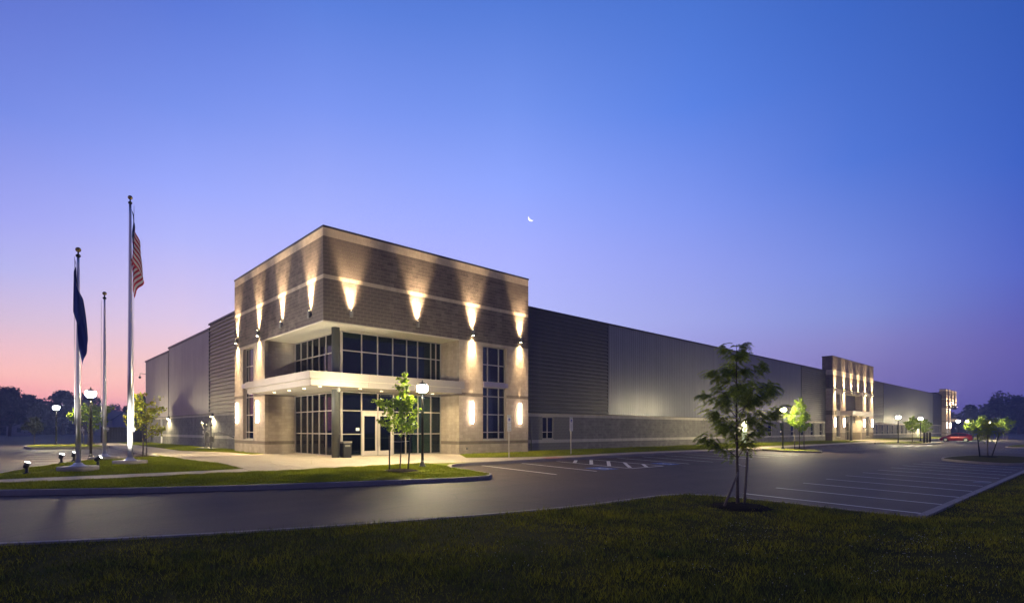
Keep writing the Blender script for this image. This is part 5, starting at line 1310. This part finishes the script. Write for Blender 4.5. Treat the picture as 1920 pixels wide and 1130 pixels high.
# ------------------------------------------------------------------ moon
mr_ = Vector((.7087, .7064, .383)).normalized(); mc = CAM + mr_*900; rad = 4.6
rx = RGT.copy(); ux = rx.cross(mr_).normalized()
mb = MB(); n_ = 20; lit = Vector((-.62, -.78))   # lit side lower left
ang0 = math.atan2(lit.y, lit.x); outer = []; inner = []
for k in range(n_ + 1):
    t = -PI/2 + PI*k/n_; outer.append((math.cos(t), math.sin(t))); inner.append((math.cos(t)*.45, math.sin(t)))
def MP(p, dd):
    c, s = math.cos(ang0), math.sin(ang0); q = (p[0]*c - p[1]*s, p[0]*s + p[1]*c)
    return tuple(mc + (rx*q[0] + ux*q[1])*rad + mr_*dd)
for k in range(n_):
    mb.quad(MP(inner[k], 0), MP(outer[k], .8), MP(outer[k+1], .8), MP(inner[k+1], 0)); mb.quad(MP(inner[k+1], 1.2), MP(outer[k+1], .8), MP(outer[k], .8), MP(inner[k], 1.2))
tag(mb.build('moon', M['moon']), 'thin bright crescent moon high above the warehouse roof', 'moon')

# ------------------------------------------------------------------ grass blades (geometry, not picture)
def in_poly(px, py, poly):
    inside = np.zeros(len(px), bool); n_ = len(poly); j = n_ - 1
    for i in range(n_):
        xi, yi = poly[i]; xj, yj = poly[j]
        c = ((yi > py) != (yj > py)) & (px < (xj - xi)*(py - yi)/((yj - yi) + 1e-12) + xi); inside ^= c; j = i
    return inside
def blades(name, poly, n_, dens_fn, h, w2, m_, off, seed, lb, clump=.5):
    rg = np.random.default_rng(seed); xs = [p[0] for p in poly]; ys = [p[1] for p in poly]
    x = rg.uniform(min(xs), max(xs), n_); y = rg.uniform(min(ys), max(ys), n_)
    dx, dy = x - CAM.x, y - CAM.y; dep = dx*FWD.x + dy*FWD.y; lat = dx*RGT.x + dy*RGT.y
    k = (dep > 1) & (np.abs(lat) < dep*1.02 + 1); k &= rg.random(n_) < dens_fn(dep)
    x, y, dep = x[k], y[k], dep[k]; k = in_poly(x, y, poly); x, y, dep = x[k], y[k], dep[k]
    cl = np.sin(x*3.1 + np.sin(y*2.3)*2) * np.sin(y*2.7 + np.sin(x*1.9)*2); cl2 = np.sin(x*.9 + 1.3*np.sin(y*.7)) * np.sin(y*1.1 + np.sin(x*.8))
    kk = rg.random(len(x)) < (.62 + .25*cl + .18*cl2); x, y, dep, cl = x[kk], y[kk], dep[kk], (cl + cl2)[kk]
    z = Gv(x, y) + off; n2 = len(x); a = rg.uniform(0, 2*PI, n2); hh = h*rg.uniform(.45, 1.25, n2)*(1 + .35*cl); ww = w2*rg.uniform(.7, 1.3, n2)*(.6 + dep*.05)
    b = rg.uniform(0, 2*PI, n2); ln = hh*rg.uniform(.1, .9, n2)
    V = np.stack([np.stack([x - np.cos(a)*ww, y - np.sin(a)*ww, z], -1), np.stack([x + np.cos(a)*ww, y + np.sin(a)*ww, z], -1), np.stack([x + np.cos(b)*ln, y + np.sin(b)*ln, z + hh], -1)], 1).reshape(-1, 3)
    return tag(np_mesh(name, V, np.arange(n2*3).reshape(-1, 3), m_), lb, 'grass', kind='stuff')
near_poly = [(-24,-8.1),(-16,-11.8)] + offset_line(NEAR, -.2)[6:-1] + [(5.3,-23.4),(24,-23.75),(60,-24.0),(60,-27),(-9,-27),(-24,-20)]
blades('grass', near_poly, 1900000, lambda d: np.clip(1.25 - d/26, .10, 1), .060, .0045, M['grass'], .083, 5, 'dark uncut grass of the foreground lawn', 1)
blades('grass', LA1, 420000, lambda d: np.full_like(d, 1.0), .05, .004, M['grass2'], .148, 6, 'lamp-lit green grass between the kerb and the plaza')
blades('grass', LA2, 300000, lambda d: np.full_like(d, 1.0), .05, .004, M['grass2'], .148, 7, 'floodlit grass round the three flagpoles')
blades('grass', [p for p in strip], 300000, lambda d: np.clip(1.4 - d/60, .05, 1), .06, .004, M['grass2'], .154, 8, 'thin grass strip along the foot of the front wall')
blades('grass', LWEST, 90000, lambda d: np.full_like(d, 1.0), .06, .004, M['grass2'], .154, 9, 'grass strip along the left wall by the gas meters')
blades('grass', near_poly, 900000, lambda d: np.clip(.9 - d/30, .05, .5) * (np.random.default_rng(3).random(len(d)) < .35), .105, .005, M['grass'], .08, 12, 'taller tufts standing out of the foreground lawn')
kp = [p for p in offset_line(NEAR, -.10)] + [p for p in offset_line(NEAR, -.34)][::-1]
blades('grass', kp, 400000, lambda d: np.full_like(d, .30), .09, .004, M['grass'], .085, 13, 'ragged grass leaning over the near kerb')
# clover heads scattered in the dark lawn
rg = np.random.default_rng(77); cx0 = []; cy0 = []
for k in range(46):
    lt = rg.uniform(-2, 14); dp = rg.uniform(7.6, 13); n2 = int(rg.integers(4, 26)); p = CAM + RGT*lt + FWD*dp
    if lt < 1 and rg.random() < .6: continue
    cx0.append(p.x + rg.normal(0, .45, n2)); cy0.append(p.y + rg.normal(0, .45, n2))
x = np.concatenate(cx0); y = np.concatenate(cy0); k = in_poly(x, y, near_poly); x, y = x[k], y[k]; z = Gv(x, y) + .083 + rg.uniform(.04, .075, len(x)); s = .007
V = np.stack([np.stack([x + a*s, y + b*s, z + c*s], -1) for a, b, c in ((1,0,0),(0,1,0),(-1,0,0),(0,-1,0),(0,0,1),(0,0,-1))], 1).reshape(-1, 3)
i = (np.arange(len(x))*6)[:, None]; T = np.array([(0,1,4),(1,2,4),(2,3,4),(3,0,4),(1,0,5),(2,1,5),(3,2,5),(0,3,5)])
tag(np_mesh('clover', V, (i[:, :, None] + T[None]).reshape(-1, 3), M['clover']), 'tiny white clover heads scattered in the dark foreground grass', 'clover', kind='stuff')

# ------------------------------------------------------------------ haze
if HAZE:
    mb = MB(); mb.box(-640, 660, -320, 580, -2.3, 22.5); hz = mb.build('haze', M['field'])
    m = bpy.data.materials.new('haze'); m.use_nodes = True; nn = m.node_tree.nodes; nn.clear()
    pv = nn.new('ShaderNodeVolumePrincipled'); pv.inputs['Density'].default_value = HAZE; pv.inputs['Color'].default_value = (.36, .46, 1, 1); pv.inputs['Anisotropy'].default_value = .2
    oo = nn.new('ShaderNodeOutputMaterial'); m.node_tree.links.new(pv.outputs[0], oo.inputs['Volume'])
    hz.data.materials.clear(); hz.data.materials.append(m); tag(hz, 'thin bluish dawn haze over the whole site', 'haze', kind='stuff')
for o in COL.objects:
    if o.type == 'EMPTY' and o.get('label') is None and 'label' in o: del o['label']
